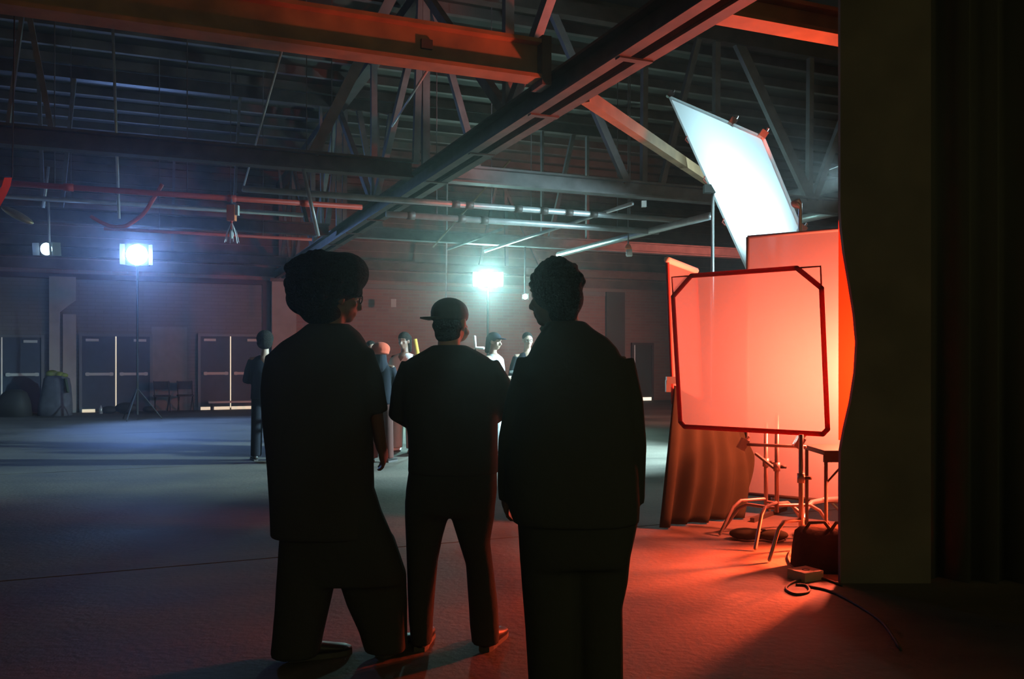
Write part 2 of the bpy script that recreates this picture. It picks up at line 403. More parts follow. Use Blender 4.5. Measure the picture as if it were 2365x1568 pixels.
def truss(bc, label, webs, a_from=A0, a_to=A1, chord=M_STEEL, zc=(3.92, 4.16)):
    e = empty('roof_truss', W(GA, bc, zc[0]), label, 'truss', kind='structure')
    m = MB(); I_beam(m, fu(bc), a_from, GA - 0.2, 0.2, zc[0], zc[1], 0.03, 0.03); m.build('bottom_chord', M_DSTEEL, e)
    m = MB(); I_beam(m, fu(bc), GA + 0.2, a_to, 0.2, zc[0], zc[1], 0.03, 0.03); m.build('bottom_chord', chord, e)
    MB().bbox(a_from, a_to, bc - 0.09, bc + 0.09, 6.5, 6.72).build('top_chord', M_DSTEEL, e)
    for x0, y0, x1, y1, wpx in webs:
        p, q = onb(x0, y0, bc), onb(x1, y1, bc)
        def ext(pp, qq, zz):          # carry the member on to the chord
            k_ = (zz - pp[1]) / (qq[1] - pp[1]); return (pp[0] + (qq[0] - pp[0]) * k_, zz)
        top, bot = ext(p, q, 6.55), ext(p, q, zc[1] - 0.02)
        Ym = W((p[0] + q[0]) / 2, bc, 0).y
        MB().bar(W(top[0], bc, top[1]), W(bot[0], bc, bot[1]), wpx * Ym / F, 0.09, up=W(0, 1, 0)).build('web_post' if abs(x0 - x1) < 16 else 'web_diagonal', M_STEEL, e)
    return e
truss(11.5, 'nearest roof truss crossing behind the long girder',
      [(836, 130, 708, 385, 24), (966, 180, 960, 390, 15), (1040, 165, 1082, 315, 15), (80, 100, 125, 330, 12), (30, 200, 12, 340, 8),
       (1372, 250, 1468, 470, 17), (1488, 190, 1486, 460, 13), (1600, 140, 1522, 450, 13), (1655, 60, 1654, 300, 14),
       (1700, 90, 1850, 415, 24), (1872, 90, 1869, 400, 12), (1945, 280, 1905, 390, 16)])
truss(17.5, 'middle roof truss between the girder and the back wall',
      [(792, 230, 771, 400, 11), (828, 250, 855, 398, 12), (868, 240, 871, 400, 12), (906, 230, 882, 395, 8), (797, 300, 795, 540, 10),
       (742, 350, 745, 540, 6), (1333, 270, 1262, 585, 9), (1356, 230, 1356, 510, 6), (1252, 400, 1252, 560, 5), (96, 380, 100, 500, 8), (150, 400, 140, 500, 9), (560, 100, 540, 500, 6)])
truss(23.4, 'farthest roof truss just before the back wall',
      [(1133, 490, 1115, 580, 6), (1168, 500, 1170, 600, 7), (1190, 490, 1222, 560, 6), (700, 490, 690, 560, 6), (655, 480, 668, 590, 5), (400, 470, 398, 560, 6)], chord=M_DSTEEL)
o = MB().bar(P(1350, 222, 8.05), P(1640, 418, 11.8), 0.1, 0.12).build('diagonal_brace', M_IBEAM)
tag(o, 'rusty diagonal brace running from the girder towards the glowing white panel', 'brace', kind='structure')
o = MB().bar(W(GA, 9.2, 6.4), P(1165, 0, 10.5), 0.1, 0.1).build('roof_brace', M_STEEL)
tag(o, 'pale steel roof brace above the rust-coloured beam', 'brace', kind='structure')

# pipes
def pipe(name, p0, p1, r, m, label, joints=(), clamps=0):
    d = (Vector(p1) - Vector(p0))
    e = empty(name, p0, label, 'pipe')
    MB().tube([p0, p1], r, 10).build('run', m, e, True)
    for t in joints:
        c = Vector(p0) + d * t; u = d.normalized()
        MB().tube([c - u * 0.06, c + u * 0.06], r * 1.28, 10).build('coupling', M_DSTEEL if m is not M_REDPIPE else m, e, True)
    for i in range(clamps):
        c = Vector(p0) + d * ((i + 0.5) / clamps)
        MB().tube([c, Vector((c.x, c.y, ZR - 0.1))], 0.008, 6).build('hanger_rod', M_STEEL, e)
    return e
def upipe(name, x0, y0, x1, z, r, m, label, joints=(), clamps=0):   # run parallel to the back wall at height z through (x0,y0)
    p = onz(x0, y0, z); b = -p.x * ST + p.y * CT; a = p.x * CT + p.y * ST
    a1 = onb(x1, 500, b)[0]
    return pipe(name, W(a, b, z), W(a1, b, z), r, m, label, joints, clamps)
upipe('ceiling_pipe', 560, 436, 1600, 3.70, 0.045, M_PIPE, 'upper of two pale pipes passing under the girder', (0.42, 0.45, 0.56, 0.62, 0.68, 0.74), 3)
upipe('ceiling_pipe', 892, 494, 1520, 3.62, 0.05, M_PIPE, 'lower of two pale pipes, brightly lit, right of the girder', (0.08, 0.25, 0.33), 3)
upipe('sprinkler_pipe', -40, 419, 836, 3.70, 0.04, M_REDPIPE, 'long red sprinkler pipe running left from the girder', (0.2, 0.62, 0.83), 3)
upipe('sprinkler_pipe', 240, 528, 720, 3.72, 0.03, M_REDPIPE, 'thin red pipe farther back below the long red sprinkler pipe', (), 2)
upipe('ceiling_pipe', -40, 450, 700, 4.0, 0.04, M_PIPE, 'bluish pipe above and behind the long red sprinkler pipe', (), 2)
upipe('ceiling_pipe', 140, 572, 600, 4.48, 0.05, M_PIPE, 'bluish pipe level with the bright blue lamp', (), 2)
def vpipe(name, x0, y0, y1x, z, r, m, label):
    p = onz(x0, y0, z); b = -p.x * ST + p.y * CT; a = p.x * CT + p.y * ST
    b1 = ona(y1x, 500, a)[0]
    return pipe(name, W(a, b, z), W(a, b1, z), r, m, label)
vpipe('ceiling_pipe', 1290, 588, 1640, 3.62, 0.06, M_PIPE, 'pale pipe slanting up to the glowing white panel behind the tallest man')
vpipe('ceiling_pipe', 1120, 580, 1460, 3.75, 0.03, M_PIPE, 'thin pipe above the cyan floodlight running towards the camera')
vpipe('ceiling_pipe', 1805, 516, 1990, 4.1, 0.08, M_PIPE, 'thick pipe right of the glowing white panel')
vpipe('ceiling_duct', 1790, 462, 2000, 4.6, 0.12, M_STEEL, 'grey duct right of the glowing white panel, above the thick pipe')
vpipe('ceiling_pipe', 1035, 575, 1160, 3.9, 0.03, M_STEEL, 'short thin pipe left of the cyan floodlight')
# hanging rods and cables
def cable(name, pts, r, m, label, cat='cable'):
    if len(pts) > 3:
        pp = [pts[0]] + list(pts) + [pts[-1]]; out = []
        for i in range(1, len(pp) - 2):
            for t in (0, 0.25, 0.5, 0.75):
                a_, b_, c_, d_ = pp[i - 1], pp[i], pp[i + 1], pp[i + 2]
                out.append(0.5 * ((2 * b_) + (c_ - a_) * t + (2 * a_ - 5 * b_ + 4 * c_ - d_) * t * t + (3 * b_ - a_ - 3 * c_ + d_) * t ** 3))
        pts = out + [pts[-1]]
    return tag(MB().tube(pts, r, 6).build(name, m, None, True), label, cat)
cable('hanger_rod', [P(258, -10, 12.5), P(275, 505, 12.5)], 0.022, M_PIPE, 'thin vertical hanger rod above the bright blue lamp', 'rod')
cable('hanger_rod', [P(657, 95, 9.0), P(560, 440, 12.8)], 0.014, M_PIPE, 'thin slanting rod under the rust-coloured beam', 'rod')
cable('hanger_rod', [P(990, 158, 9.0), P(905, 292, 12.0)], 0.014, M_PIPE, 'short slanting rod below the middle of the rust-coloured beam', 'rod')
cable('hanger_rod', [P(700, 388, 11.3), P(735, 545, 11.3)], 0.028, M_PIPE, 'bright short rod crossing the red pipe near the girder', 'rod')
cable('hanger_rod', [P(112, 385, 14), P(100, 480, 14)], 0.024, M_PIPE, 'short pale rod crossing the red pipe at far left', 'rod')
cable('hanger_rod', [P(1178, 370, 13), P(1000, 570, 17)], 0.016, M_IBEAM, 'thin brownish rod slanting across both pale pipes', 'rod')
cable('hanger_rod', [P(1034, 336, 22), P(1030, 720, 22)], 0.02, M_PIPE, 'thin vertical rod above the man in the cap', 'rod')
pts = []
for i in range(15):
    t = i / 14
    pts.append((210 + 165 * t, 500 + (-60 if t > .75 else 0) * (t - .75) * 4 + 24 * math.sin(PI * min(1, t / .75)) - 30 * max(0, t - .5)))
cable('red_cable', [P(x, y, 12.0) for x, y in pts], 0.028, M_REDPIPE, 'red cable sagging in a loop below the red sprinkler pipe', 'cable')
# little ceiling fittings
e = empty('cage_light', P(537, 556, 12.1), 'caged drop light hanging on an orange box from the red pipe', 'ceiling light')
m = MB(); c = P(535, 492, 12.1); m.box(c, (0.055, 0.05, 0.11)); m.build('orange_box', mat('orange_plastic', (0.75, 0.16, 0.03), 0.6), e)
MB().box(P(548, 486, 12.1), (0.02, 0.04, 0.07)).build('conduit_box', M_PIPE, e)
MB().tube([P(535, 505, 12.1), P(535, 530, 12.1)], 0.015).build('stem', M_REDPIPE, e)
for k in range(6):
    an = k * PI / 3
    MB().tube([P(535, 512, 12.1), P(535, 538, 12.1) + Vector((0.07 * math.cos(an), 0.07 * math.sin(an), 0)), P(535, 560, 12.1) + Vector((0.1 * math.cos(an), 0.1 * math.sin(an), 0))], 0.005, 5).build('cage_wire', M_PIPE, e)
MB().ell(P(535, 542, 12.1), (0.03, 0.03, 0.06)).build('bulb', mat('bulb_glass', (0.85, 0.88, 0.9), 0.15), e, True)
MB().tube([P(535, 470, 12.1), P(535, 453, 12.1)], 0.012).build('hook', M_STEEL, e)
e = empty('pendant_light', P(1453, 592, 15), 'small orange-topped pendant fitting hanging beside the tallest man', 'ceiling light')
MB().lathe(P(1453, 592, 15), [(0.05, 0), (0.06, 0.02), (0.05, 0.12)]).build('globe', M_TOPWHITE, e, True)
MB().lathe(P(1451, 576, 15), [(0.055, 0), (0.06, 0.03), (0.03, 0.09)]).build('orange_cap', mat('orange_plastic', (0.75, 0.16, 0.03), 0.6), e, True)
MB().tube([P(1451, 566, 15), P(1451, 103, 15)], 0.012).build('stem', M_STEEL, e)
o = MB().box(P(1487, 471, 12.6), (0.035, 0.03, 0.045)).build('junction_box', M_TOPWHITE); tag(o, 'small pale junction box on the truss beside the pale pipes', 'junction box')
o = MB().box(P(909, 700, 26.0), (0.07, 0.05, 0.12)).build('wall_box', M_TOPWHITE); tag(o, 'small pale box mounted on the brick wall', 'wall box')

# ================================================================== FLOODLIGHTS
def flood(x, y, Y, hw, hh, col, lcol, strength, label, energy, aim, stand=True, drop=1.43, rnd=False, beam=None):
    p = P(x, y, Y)
    e = empty('floodlight', (p.x, p.y, 0) if stand else p, label, 'floodlight')
    d = (Vector(aim) - p).normalized()
    R = d.to_track_quat('Y', 'Z').to_matrix()
    MB().box(p - d * 0.14, (hw * 1.08, 0.10, hh * 1.08), R).build('housing', M_BLACK, e)
    (MB().lathe(p - d * 0.035, [(max(hw, hh), 0), (max(hw, hh) * 0.96, 0.02), (max(hw, hh) * 0.6, 0.06), (0.01, 0.075)], d, 24) if rnd else MB().box(p - d * 0.02, (hw, 0.015, hh), R)).build('lens', emat('lens_' + label.split()[0] + str(int(x)), col, strength), e)
    for s in (-1, 1):
        MB().add([p + R @ Vector((s * hw * 1.08, 0, -hh)), p + R @ Vector((s * hw * 1.5, 0.1, -hh)), p + R @ Vector((s * hw * 1.5, 0.1, hh)), p + R @ Vector((s * hw * 1.08, 0, hh)),
                  p + R @ Vector((s * hw * 1.1, -.01, -hh)), p + R @ Vector((s * hw * 1.52, 0.09, -hh)), p + R @ Vector((s * hw * 1.52, 0.09, hh)), p + R @ Vector((s * hw * 1.1, -.01, hh))],
                 [(0, 1, 2, 3), (7, 6, 5, 4), (0, 4, 5, 1), (1, 5, 6, 2), (2, 6, 7, 3), (3, 7, 4, 0)]).build('barn_door', M_BLACK, e)
    if stand:
        q = p - d * 0.1
        MB().tube([(q.x, q.y, q.z - hh), (q.x, q.y, 0.12)], 0.028).build('pole', M_BLACK, e)
        for k in range(3):
            an = 0.5 + k * 2 * PI / 3
            MB().tube([(q.x, q.y, 0.75), (q.x + 0.55 * math.cos(an), q.y + 0.55 * math.sin(an), 0.015)], 0.015, 6).build('leg', M_BLACK, e)
    else:
        MB().tube([p - d * 0.1, (p.x, p.y + 0.1, 4.1)], 0.02).build('hanger', M_STEEL, e)
    light('bulb_spill', 'POINT', p + d * 0.12, energy * 0.07, lcol, None, 0.06, parent=e)
    fwd = Vector((d.x, d.y, 0)).normalized() if beam is None else Vector((beam[0], beam[1], 0)).normalized()
    light('lamp', 'SPOT', p + d * 0.12, energy, lcol, p + fwd - Vector((0, 0, drop)), 0.06, 84, 0.8, e)
    return e
CBLUE = (0.17, 0.36, 1.0); CCYAN = (0.55, 1.0, 0.95); CKEY = (0.52, 0.88, 1.0)
flood(316, 588, 20.5, 0.24, 0.24, (0.25, 0.45, 1.0), CBLUE, 180, 'bright blue floodlight on a tall stand before the double door', LIGHT['blue'], (-3, 0, 2.5), rnd=True, beam=(0.75, -0.65))
flood(1127, 645, 20.5, 0.24, 0.17, (0.45, 1.0, 0.93), CCYAN, 200, 'cyan-white floodlight shining behind the group between two men', LIGHT['cyan'], (0.4, 0, 2.0))
flood(104, 575, 14.0, 0.10, 0.10, (0.55, 0.85, 1.0), CBLUE, 8, 'small bluish lamp hanging at far left of the bright blue floodlight', LIGHT['small'], (-9.5, 2, 2), stand=False, rnd=True)
flood(1213, 685, 19, 0.05, 0.06, (0.75, 1.0, 0.9), CCYAN, 8, 'tiny greenish spotlight at the edge of the tallest man’s face', 15, (0.5, 0, 1.2), stand=False, rnd=True)
o = MB().ell(P(40, 497, 10.5), (0.22, 0.10, 0.05), Matrix.Rotation(0.5, 3, 'Y')).build('lamp_shade', mat('dull_brass', (0.5, 0.4, 0.2), 0.4, 0.6), None, True)
tag(o, 'dull yellowish lamp shade hanging at far left above the small lamp', 'lamp shade')
# the orange-red cloth strip at the left edge
m = MB()
rows = [(28, 410, 18), (24, 430, 20), (15, 450, 24), (4, 470, 26), (-14, 500, 26), (-30, 540, 22)]
vsl = []
for x, y, ww in rows: vsl += [P(x - ww, y, 7.0), P(x, y, 7.05), P(x, y, 7.09), P(x - ww, y, 7.04)]
n = len(rows)
fs = [(i * 4 + k, i * 4 + (k + 1) % 4, i * 4 + 4 + (k + 1) % 4, i * 4 + 4 + k) for i in range(n - 1) for k in range(4)] + [(3, 2, 1, 0), (n * 4 - 4, n * 4 - 3, n * 4 - 2, n * 4 - 1)]
m.add(vsl, fs)
o = m.build('hanging_cloth', mat('orange_red_cloth', (0.95, 0.10, 0.03), 0.9)); tag(o, 'orange-red cloth strip hanging at the left edge of the view', 'cloth')
MB().tube([P(28, 410, 7.05), P(34, 0, 7.05)], 0.006).build('cord', M_BLACK, o)

# ================================================================== COLUMN AND DRAPE AT RIGHT
c0, c1 = onz(1941, 1347, 0), onz(1987, 1396, 0)
c0.z = c1.z = 0
c2 = c1 + Vector((0.42, 0.03, 0)); c3 = c0 + Vector((0.42, 0.0, 0))
PY = c0.y
outl = [(1941, -60), (1941, 480), (1943, 520), (1950, 580), (1962, 650), (1974, 725), (1980, 790), (1976, 860), (1965, 930), (1951, 990), (1942, 1040), (1941, 1100), (1941, 1347)]  # inner edge hollowed to shape the red halation glow
lf = [P(x, y, PY) for x, y in outl]; lf[0].z = 5.2; lf[-1].z = 0.0
rx = (2150 - CX) * PY / F
n = len(lf); m = MB(); vv = []
for dy in (0, 0.04):
    for p in lf: vv.append(p + Vector((0, dy, 0)))
    for p in lf: vv.append(Vector((rx, PY + dy, p.z)))
fs = []
for i in range(n - 1):
    fs += [(i, n + i, n + i + 1, i + 1), (2 * n + i, 2 * n + i + 1, 3 * n + i + 1, 3 * n + i), (i, i + 1, 2 * n + i + 1, 2 * n + i), (n + i, 3 * n + i, 3 * n + i + 1, n + i + 1)]
fs += [(0, 2 * n, 3 * n, n), (n - 1, 2 * n - 1, 4 * n - 1, 3 * n - 1)]
m.add(vv, fs)
o = m.build('standing_screen', M_COLUMN); tag(o, 'tall dark panel near the camera, its inner edge hollowed to draw a red glow', 'panel')
c2 = Vector((rx, PY, 0))
m = MB(); vsl = []; N = 40
p0 = c2 + Vector((-0.10, 0.16, 0)); p1 = Vector((4.9, 5.2, 0))
for i in range(N + 1):
    q = p0.lerp(p1, i / N); f = 0.06 * math.sin(i * 1.9) + 0.03 * math.sin(i * 0.7)
    for z in (0.0, 5.2):
        vsl.append(q + Vector((0, f, z))); vsl.append(q + Vector((0, f + 0.02, z)))
fs = []
for i in range(N):
    a_, b_ = i * 4, i * 4 + 4
    fs += [(a_, b_, b_ + 2, a_ + 2), (a_ + 1, a_ + 3, b_ + 3, b_ + 1), (a_, a_ + 1, b_ + 1, b_), (a_ + 2, b_ + 2, b_ + 3, a_ + 3)]
fs += [(0, 2, 3, 1), (N * 4, N * 4 + 1, N * 4 + 3, N * 4 + 2)]
m.add(vsl, fs)
o = m.build('black_curtain', M_DRAPE, None, True); tag(o, 'tall black curtain hanging right of the dark panel', 'curtain')

# ================================================================== DIFFUSION FRAMES
SILK_B = silk('red_lit_diffusion_silk', (0.20, 0.225, 0.245), 0.72, 0.20)
SILK_A = silk('large_diffusion_cloth', (0.27, 0.30, 0.315), 0.25)
SILK_D = silk('overhead_diffusion_cloth', (0.95, 0.97, 0.97), 0.62, 0.05)
def sheet(mb, c, th=0.004):            # thin solid from 4+ coplanar corners
    nrm = (c[1] - c[0]).cross(c[2] - c[1]).normalized() * th / 2
    n = len(c)
    mb.add([p - nrm for p in c] + [p + nrm for p in c], [tuple(reversed(range(n))), tuple(range(n, 2 * n))] + [(i, (i + 1) % n, n + (i + 1) % n, n + i) for i in range(n)])
    return mb
# A: the large cloth behind
AL, AR = Vector((2.205, 8.10, 0)), Vector((3.66, 7.10, 0))
e = empty('large_diffusion_frame', (AL + AR) / 2, 'large white diffusion frame lit red behind the smaller chamfered frame', 'diffusion frame')
zb, zt = 0.19, 2.59
ca = [AL + Vector((0, 0, zb)), AR + Vector((0, 0, zb)), AR + Vector((0, 0, zt)), AL + Vector((0, 0, zt))]
o = MB()
nA = Vector((0.566, 0.824, 0)) * 0.002
o.add([p for p in ca], [(0, 1, 2, 3)]); o.build('cloth', SILK_A, e)
for i in range(4):
    MB().tube([ca[i], ca[(i + 1) % 4]], 0.016, 8).build('frame_tube', SILK_A if i != 0 else M_BLACK, e, True)
for q in (AL.lerp(AR, 0.12), AL.lerp(AR, 0.9)):
    MB().bar(q + Vector((-.25, -.3, 0.02)) + nA, q + Vector((.25, .35, 0.02)), 0.04, 0.04).build('foot', M_BLACK, e)
    MB().tube([q + Vector((0, 0.03, 0.02)), q + Vector((0, 0.03, zb + 0.02))], 0.015).build('post', M_BLACK, e)
M_SLEEVE = silk('red_sleeve', (0.34, 0.03, 0.02), 0.6)
# B: the chamfered 4x4 frame
TLb, TRb, BRb, BLb = Vector((1.306, 7.07, 2.118)), Vector((2.241, 6.29, 2.123)), Vector((2.294, 6.29, 0.903)), Vector((1.377, 7.07, 0.90))
e = empty('diffusion_frame', (BLb + BRb) / 2, 'square red-framed diffusion silk with cut top corners glowing pink on a stand', 'diffusion frame')
def mixp(u, v): return (TLb * (1 - u) + TRb * u) * (1 - v) + (BLb * (1 - u) + BRb * u) * v
k1 = 0.145
cor = [mixp(k1, 0), mixp(1 - k1, 0), mixp(1, k1 * 0.9), mixp(1, 0.97), mixp(0.97, 1), mixp(0.03, 1), mixp(0, 0.97), mixp(0, k1 * 0.9)]
m = MB(); m.add(cor, [tuple(range(8))]); m.build('silk', SILK_B, e)
for i in range(8):
    MB().tube([cor[i], cor[(i + 1) % 8]], 0.019, 8, 1).build('frame_tube', M_SLEEVE, e, True)
for (cc, pa, pb) in ((mixp(0, 0), cor[7], cor[0]), (mixp(1, 0), cor[1], cor[2])):
    m = MB(); m.add([cc, pa, pb], [(0, 1, 2)]); m.build('corner_gusset', SILK_B, e)
    MB().tube([pa, cc, pb], 0.007, 6).build('corner_rod', M_REDFRAME, e, True)
# C: the frame end-on behind, with the hanging cloth
CLp, CRp = P(1541, 600, 7.40), P(1607, 625, 8.33)
e = empty('flag_frame', (CLp.x, CLp.y, 0), 'narrow upright flag frame seen edge-on, its top coloured white as if lit', 'flag frame')
dz = Vector((0.05, 0, -1.22))
cc = [CLp, CRp, CRp + dz, CLp + dz]
m = MB(); m.add(cc, [(0, 1, 2, 3)]); m.build('cloth', silk('flag_cloth', (0.45, 0.32, 0.30), 0.35), e)
for i in range(4):
    MB().tube([cc[i], cc[(i + 1) % 4]], 0.017 if i else 0.03, 8, 1).build('frame_tube', M_TOPWHITE if i == 0 else M_REDFRAME, e, True)  # top tube coloured white for the light along its upper edge
c = P(1551, 878, 7.36)
MB().box(c, (0.045, 0.03, 0.03)).box(c + Vector((-0.03, 0, -0.05)), (0.02, 0.025, 0.05)).build('clamp', M_CHROME, e)
# hanging cloth below
m = MB(); NU, NV = 70, 16; vsl = []
tl, tr_, bl, br = P(1556, 890, 7.34), P(1722, 985, 8.2), onz(1519, 1221, 0), onz(1720, 1196, 0)
bl.z = br.z = 0.015
for j in range(NV + 1):
    v = j / NV
    for i in range(NU + 1):
        u = i / NU
        sw = u + 0.10 * math.sin(PI * v) * (1 - u) * u * 2
        L = tl.lerp(bl, v); Rr = tr_.lerp(br, v) + Vector((0.13, -0.05, 0)) * math.sin(PI * v) * 0.6
        q = L.lerp(Rr, sw)
        ph = u * 34 - v * 5 * u
        amp = 0.012 + 0.035 * v
        q = q + Vector((0.6, -0.8, 0)) * amp * (math.sin(ph) + 0.5 * math.sin(ph * 0.53 + 1))
        vsl.append(q)
fs = [(j * (NU + 1) + i, j * (NU + 1) + i + 1, (j + 1) * (NU + 1) + i + 1, (j + 1) * (NU + 1) + i) for j in range(NV) for i in range(NU)]
m.add(vsl, fs)
o = m.build('hanging_cloth', M_FLOPPY, None, True); tag(o, 'brown cloth hanging in folds to the floor under the glowing pink frame', 'cloth')
sm = o.modifiers.new('thickness', 'SOLIDIFY'); sm.thickness = 0.006
# D: the tilted overhead frame
TLd, TRd, BLd = P(1548, 225, 10.3), P(1762, 318, 8.3), P(1732, 635, 11.2)
BRd = TRd + BLd - TLd
mid = (TLd + BLd) / 2
e = empty('overhead_diffusion_frame', (mid.x, mid.y, 0), 'tilted white diffusion frame glowing cyan-white high on a stand', 'diffusion frame')
cd = [TLd, TRd, BRd, BLd]
m = MB(); m.add(cd, [(0, 1, 2, 3)]); m.build('cloth', SILK_D, e)
for i in range(4):
    MB().tube([cd[i], cd[(i + 1) % 4]], 0.018, 8, 1).build('frame_tube', SILK_D, e, True)
for q in (TLd, TRd, TLd.lerp(TRd, 0.72), TRd.lerp(BRd, 0.42)):
    MB().box(q + Vector((0, 0, 0.03)), (0.035, 0.035, 0.035), Matrix.Rotation(0.6, 3, 'Y')).tube([q, q + Vector((0.05, 0, 0.09))], 0.012).build('clamp', M_DSTEEL if q is TLd else M_PIPE, e)
for t in (0.2, 0.42, 0.66):
    q = TLd.lerp(BLd, t); MB().tube([q, q + Vector((-0.03, -0.02, -0.06)), q + Vector((0.01, -0.02, -0.1))], 0.008).build('tie', M_REDFRAME, e)
MB().tube([(mid.x, mid.y - 0.05, mid.z + 0.12), (mid.x, mid.y - 0.05, 0.3)], 0.022).build('pole', M_CHROME, e, True)
MB().box(mid + Vector((-0.02, -0.05, 0)), (0.09, 0.05, 0.05)).build('pivot_clamp', M_BLACK, e)
for k in range(3):
    an = 0.3 + k * 2 * PI / 3
    MB().tube([(mid.x, mid.y - .05, 0.35), (mid.x + 0.5 * math.cos(an), mid.y - .05 + 0.5 * math.sin(an), 0.015)], 0.014).build('leg', M_CHROME, e, True)
# key lamp behind D
KP = P(1975, 405, 10.0)
CD = (TLd + TRd + BRd + BLd) / 4
e = empty('key_lamp', (KP.x, KP.y, 0), 'studio lamp on a pale pole aimed at the overhead frame beside the dark panel', 'studio lamp')
dk = (CD - KP).normalized(); Rk = dk.to_track_quat('Y', 'Z').to_matrix()
MB().lathe(KP - dk * 0.25, [(0.05, 0), (0.12, 0.02), (0.13, 0.2), (0.15, 0.26)], dk).build('housing', M_BLACK, e, True)
MB().lathe(KP + dk * 0.01, [(0.13, 0), (0.13, 0.012)], dk).build('lens', emat('key_lens', (0.8, 0.97, 1.0), 20), e, True)
for s in (-1, 1):
    MB().box(KP + dk * 0.1 + Rk @ Vector((0, 0, s * 0.17)), (0.13, 0.1, 0.004), Rk).build('barn_door', M_PIPE, e)
MB().tube([(KP.x, KP.y + .05, KP.z - 0.12), (KP.x, KP.y + .05, 0.3)], 0.022).build('pole', M_CHROME, e, True)
MB().ell((KP.x - 0.03, KP.y + .03, KP.z - 0.25), (0.06, 0.05, 0.07)).build('clamp_knob', M_PIPE, e, True)
for k in range(3):
    an = 0.9 + k * 2 * PI / 3
    MB().tube([(KP.x, KP.y + .05, 0.35), (KP.x + 0.5 * math.cos(an), KP.y + .05 + 0.5 * math.sin(an), 0.015)], 0.014).build('leg', M_CHROME, e, True)
light('lamp', 'SPOT', KP + dk * 0.05, LIGHT['key'], CKEY, CD.lerp(TLd, 0.35), 0.12, 125, 0.5, e)
# side lamp added out of sight to brighten the group
SP = Vector((5.6, 12.6, 3.4)); SA = Vector((0.0, 13.4, 0.6)); ds = (SA - SP).normalized()
e = empty('added_side_lamp', (SP.x, SP.y, 0), 'unseen lamp added to light the far group from behind the dark panel', 'studio lamp')
MB().lathe(SP - ds * 0.25, [(0.05, 0), (0.12, 0.02), (0.13, 0.2), (0.15, 0.26)], ds).build('housing', M_BLACK, e, True)
MB().lathe(SP + ds * 0.0, [(0.13, 0), (0.13, 0.012)], ds).build('lens', emat('key_lens', (0.8, 0.97, 1.0), 20), e, True)
MB().tube([(SP.x, SP.y + .05, SP.z - 0.1), (SP.x, SP.y + .05, 0.3)], 0.022).build('pole', M_CHROME, e, True)
for k in range(3):
    an = 0.9 + k * 2 * PI / 3
    MB().tube([(SP.x, SP.y + .05, 0.35), (SP.x + 0.5 * math.cos(an), SP.y + .05 + 0.5 * math.sin(an), 0.015)], 0.014).build('leg', M_CHROME, e, True)
light('lamp', 'SPOT', SP + ds * 0.05, LIGHT['side'], CKEY, SA, 0.1, 66, 0.7, e)
# unseen red lamp added far off to wash the brick wall and the floor
WP = Vector((8.4, 16.5, 2.6)); WA = Vector((-1.0, 26.0, 1.2)); dw = (WA - WP).normalized()
e = empty('added_wash_lamp', (WP.x, WP.y, 0), 'unseen red lamp added to wash the brick wall from behind the dark panel', 'studio lamp')
MB().lathe(WP - dw * 0.25, [(0.05, 0), (0.12, 0.02), (0.13, 0.2), (0.15, 0.26)], dw).build('housing', M_BLACK, e, True)
MB().tube([(WP.x, WP.y + .05, WP.z - 0.1), (WP.x, WP.y + .05, 0.3)], 0.022).build('pole', M_CHROME, e, True)
for k in range(3):
    an = 0.9 + k * 2 * PI / 3
    MB().tube([(WP.x, WP.y + .05, 0.35), (WP.x + 0.5 * math.cos(an), WP.y + .05 + 0.5 * math.sin(an), 0.015)], 0.014).build('leg', M_CHROME, e, True)
light('lamp', 'SPOT', WP + dw * 0.05, LIGHT['added_back_red'], (1.0, 0.22, 0.16), WA, 0.1, 75, 0.9, e)
# hooked rod standing above the large frame
e = empty('hook_stand', Vector(P(1848, 1050, 8.45)) * 1, 'white hooked stand top rising between the white panel and the red frame', 'stand')
hx = P(1848, 530, 8.45).x
MB().tube([(hx, 8.45, 0.3), (hx, 8.45, P(0, 470, 8.45).z), (hx - 0.02, 8.45, P(0, 462, 8.45).z), (hx - 0.06, 8.43, P(0, 468, 8.45).z)], 0.02, 8, 1).build('pole', M_CHROME, e, True)
MB().ell(P(1838, 473, 8.43), (0.055, 0.03, 0.035), Matrix.Rotation(0.5, 3, 'Y')).build('grip_head', M_PIPE, e, True)
for k in range(3):
    an = 1.3 + k * 2 * PI / 3
    MB().tube([(hx, 8.45, 0.35), (hx + 0.4 * math.cos(an), 8.45 + 0.4 * math.sin(an), 0.015)], 0.013).build('leg', M_CHROME, e, True)

# red lamp behind the column, in front of the large frame
RP = Vector((2.86, 6.93, 1.34))
e = empty('red_lamp', (RP.x, RP.y, 0), 'red-gelled lamp on a stand hidden behind the dark panel', 'studio lamp')
MB().lathe(RP + Vector((0.2, -0.15, 0)), [(0.04, 0), (0.11, 0.03), (0.12, 0.18)], (-0.75, 0.5, 0.0)).build('housing', M_BLACK, e, True)
MB().tube([RP + Vector((0.2, -0.15, -0.1)), (RP.x + 0.2, RP.y - 0.15, 0.3)], 0.018).build('pole', M_CHROME, e, True)
for k in range(3):
    an = 0.2 + k * 2 * PI / 3
    MB().tube([(RP.x + .2, RP.y - .15, 0.35), (RP.x + .2 + 0.26 * math.cos(an), RP.y - .15 + 0.26 * math.sin(an), 0.015)], 0.013).build('leg', M_CHROME, e, True)
gx0, gx1 = 2.375, 2.72
gv = [Vector((gx0, 6.30, 0.86)), Vector((gx1, 6.34, 0.86)), Vector((gx1, 6.34, 2.46)), Vector((gx0, 6.30, 2.46))]
m = MB(); m.add(gv, [(0, 1, 2, 3)]); m.build('halation_sheet', silk('halation_red', (0.50, 0.035, 0.008), 0.9), e)  # red sheet added to stand for the halation beside the panel
light('lamp', 'POINT', RP, LIGHT['red'], (1.0, 0.125, 0.06), None, 0.09, parent=e)
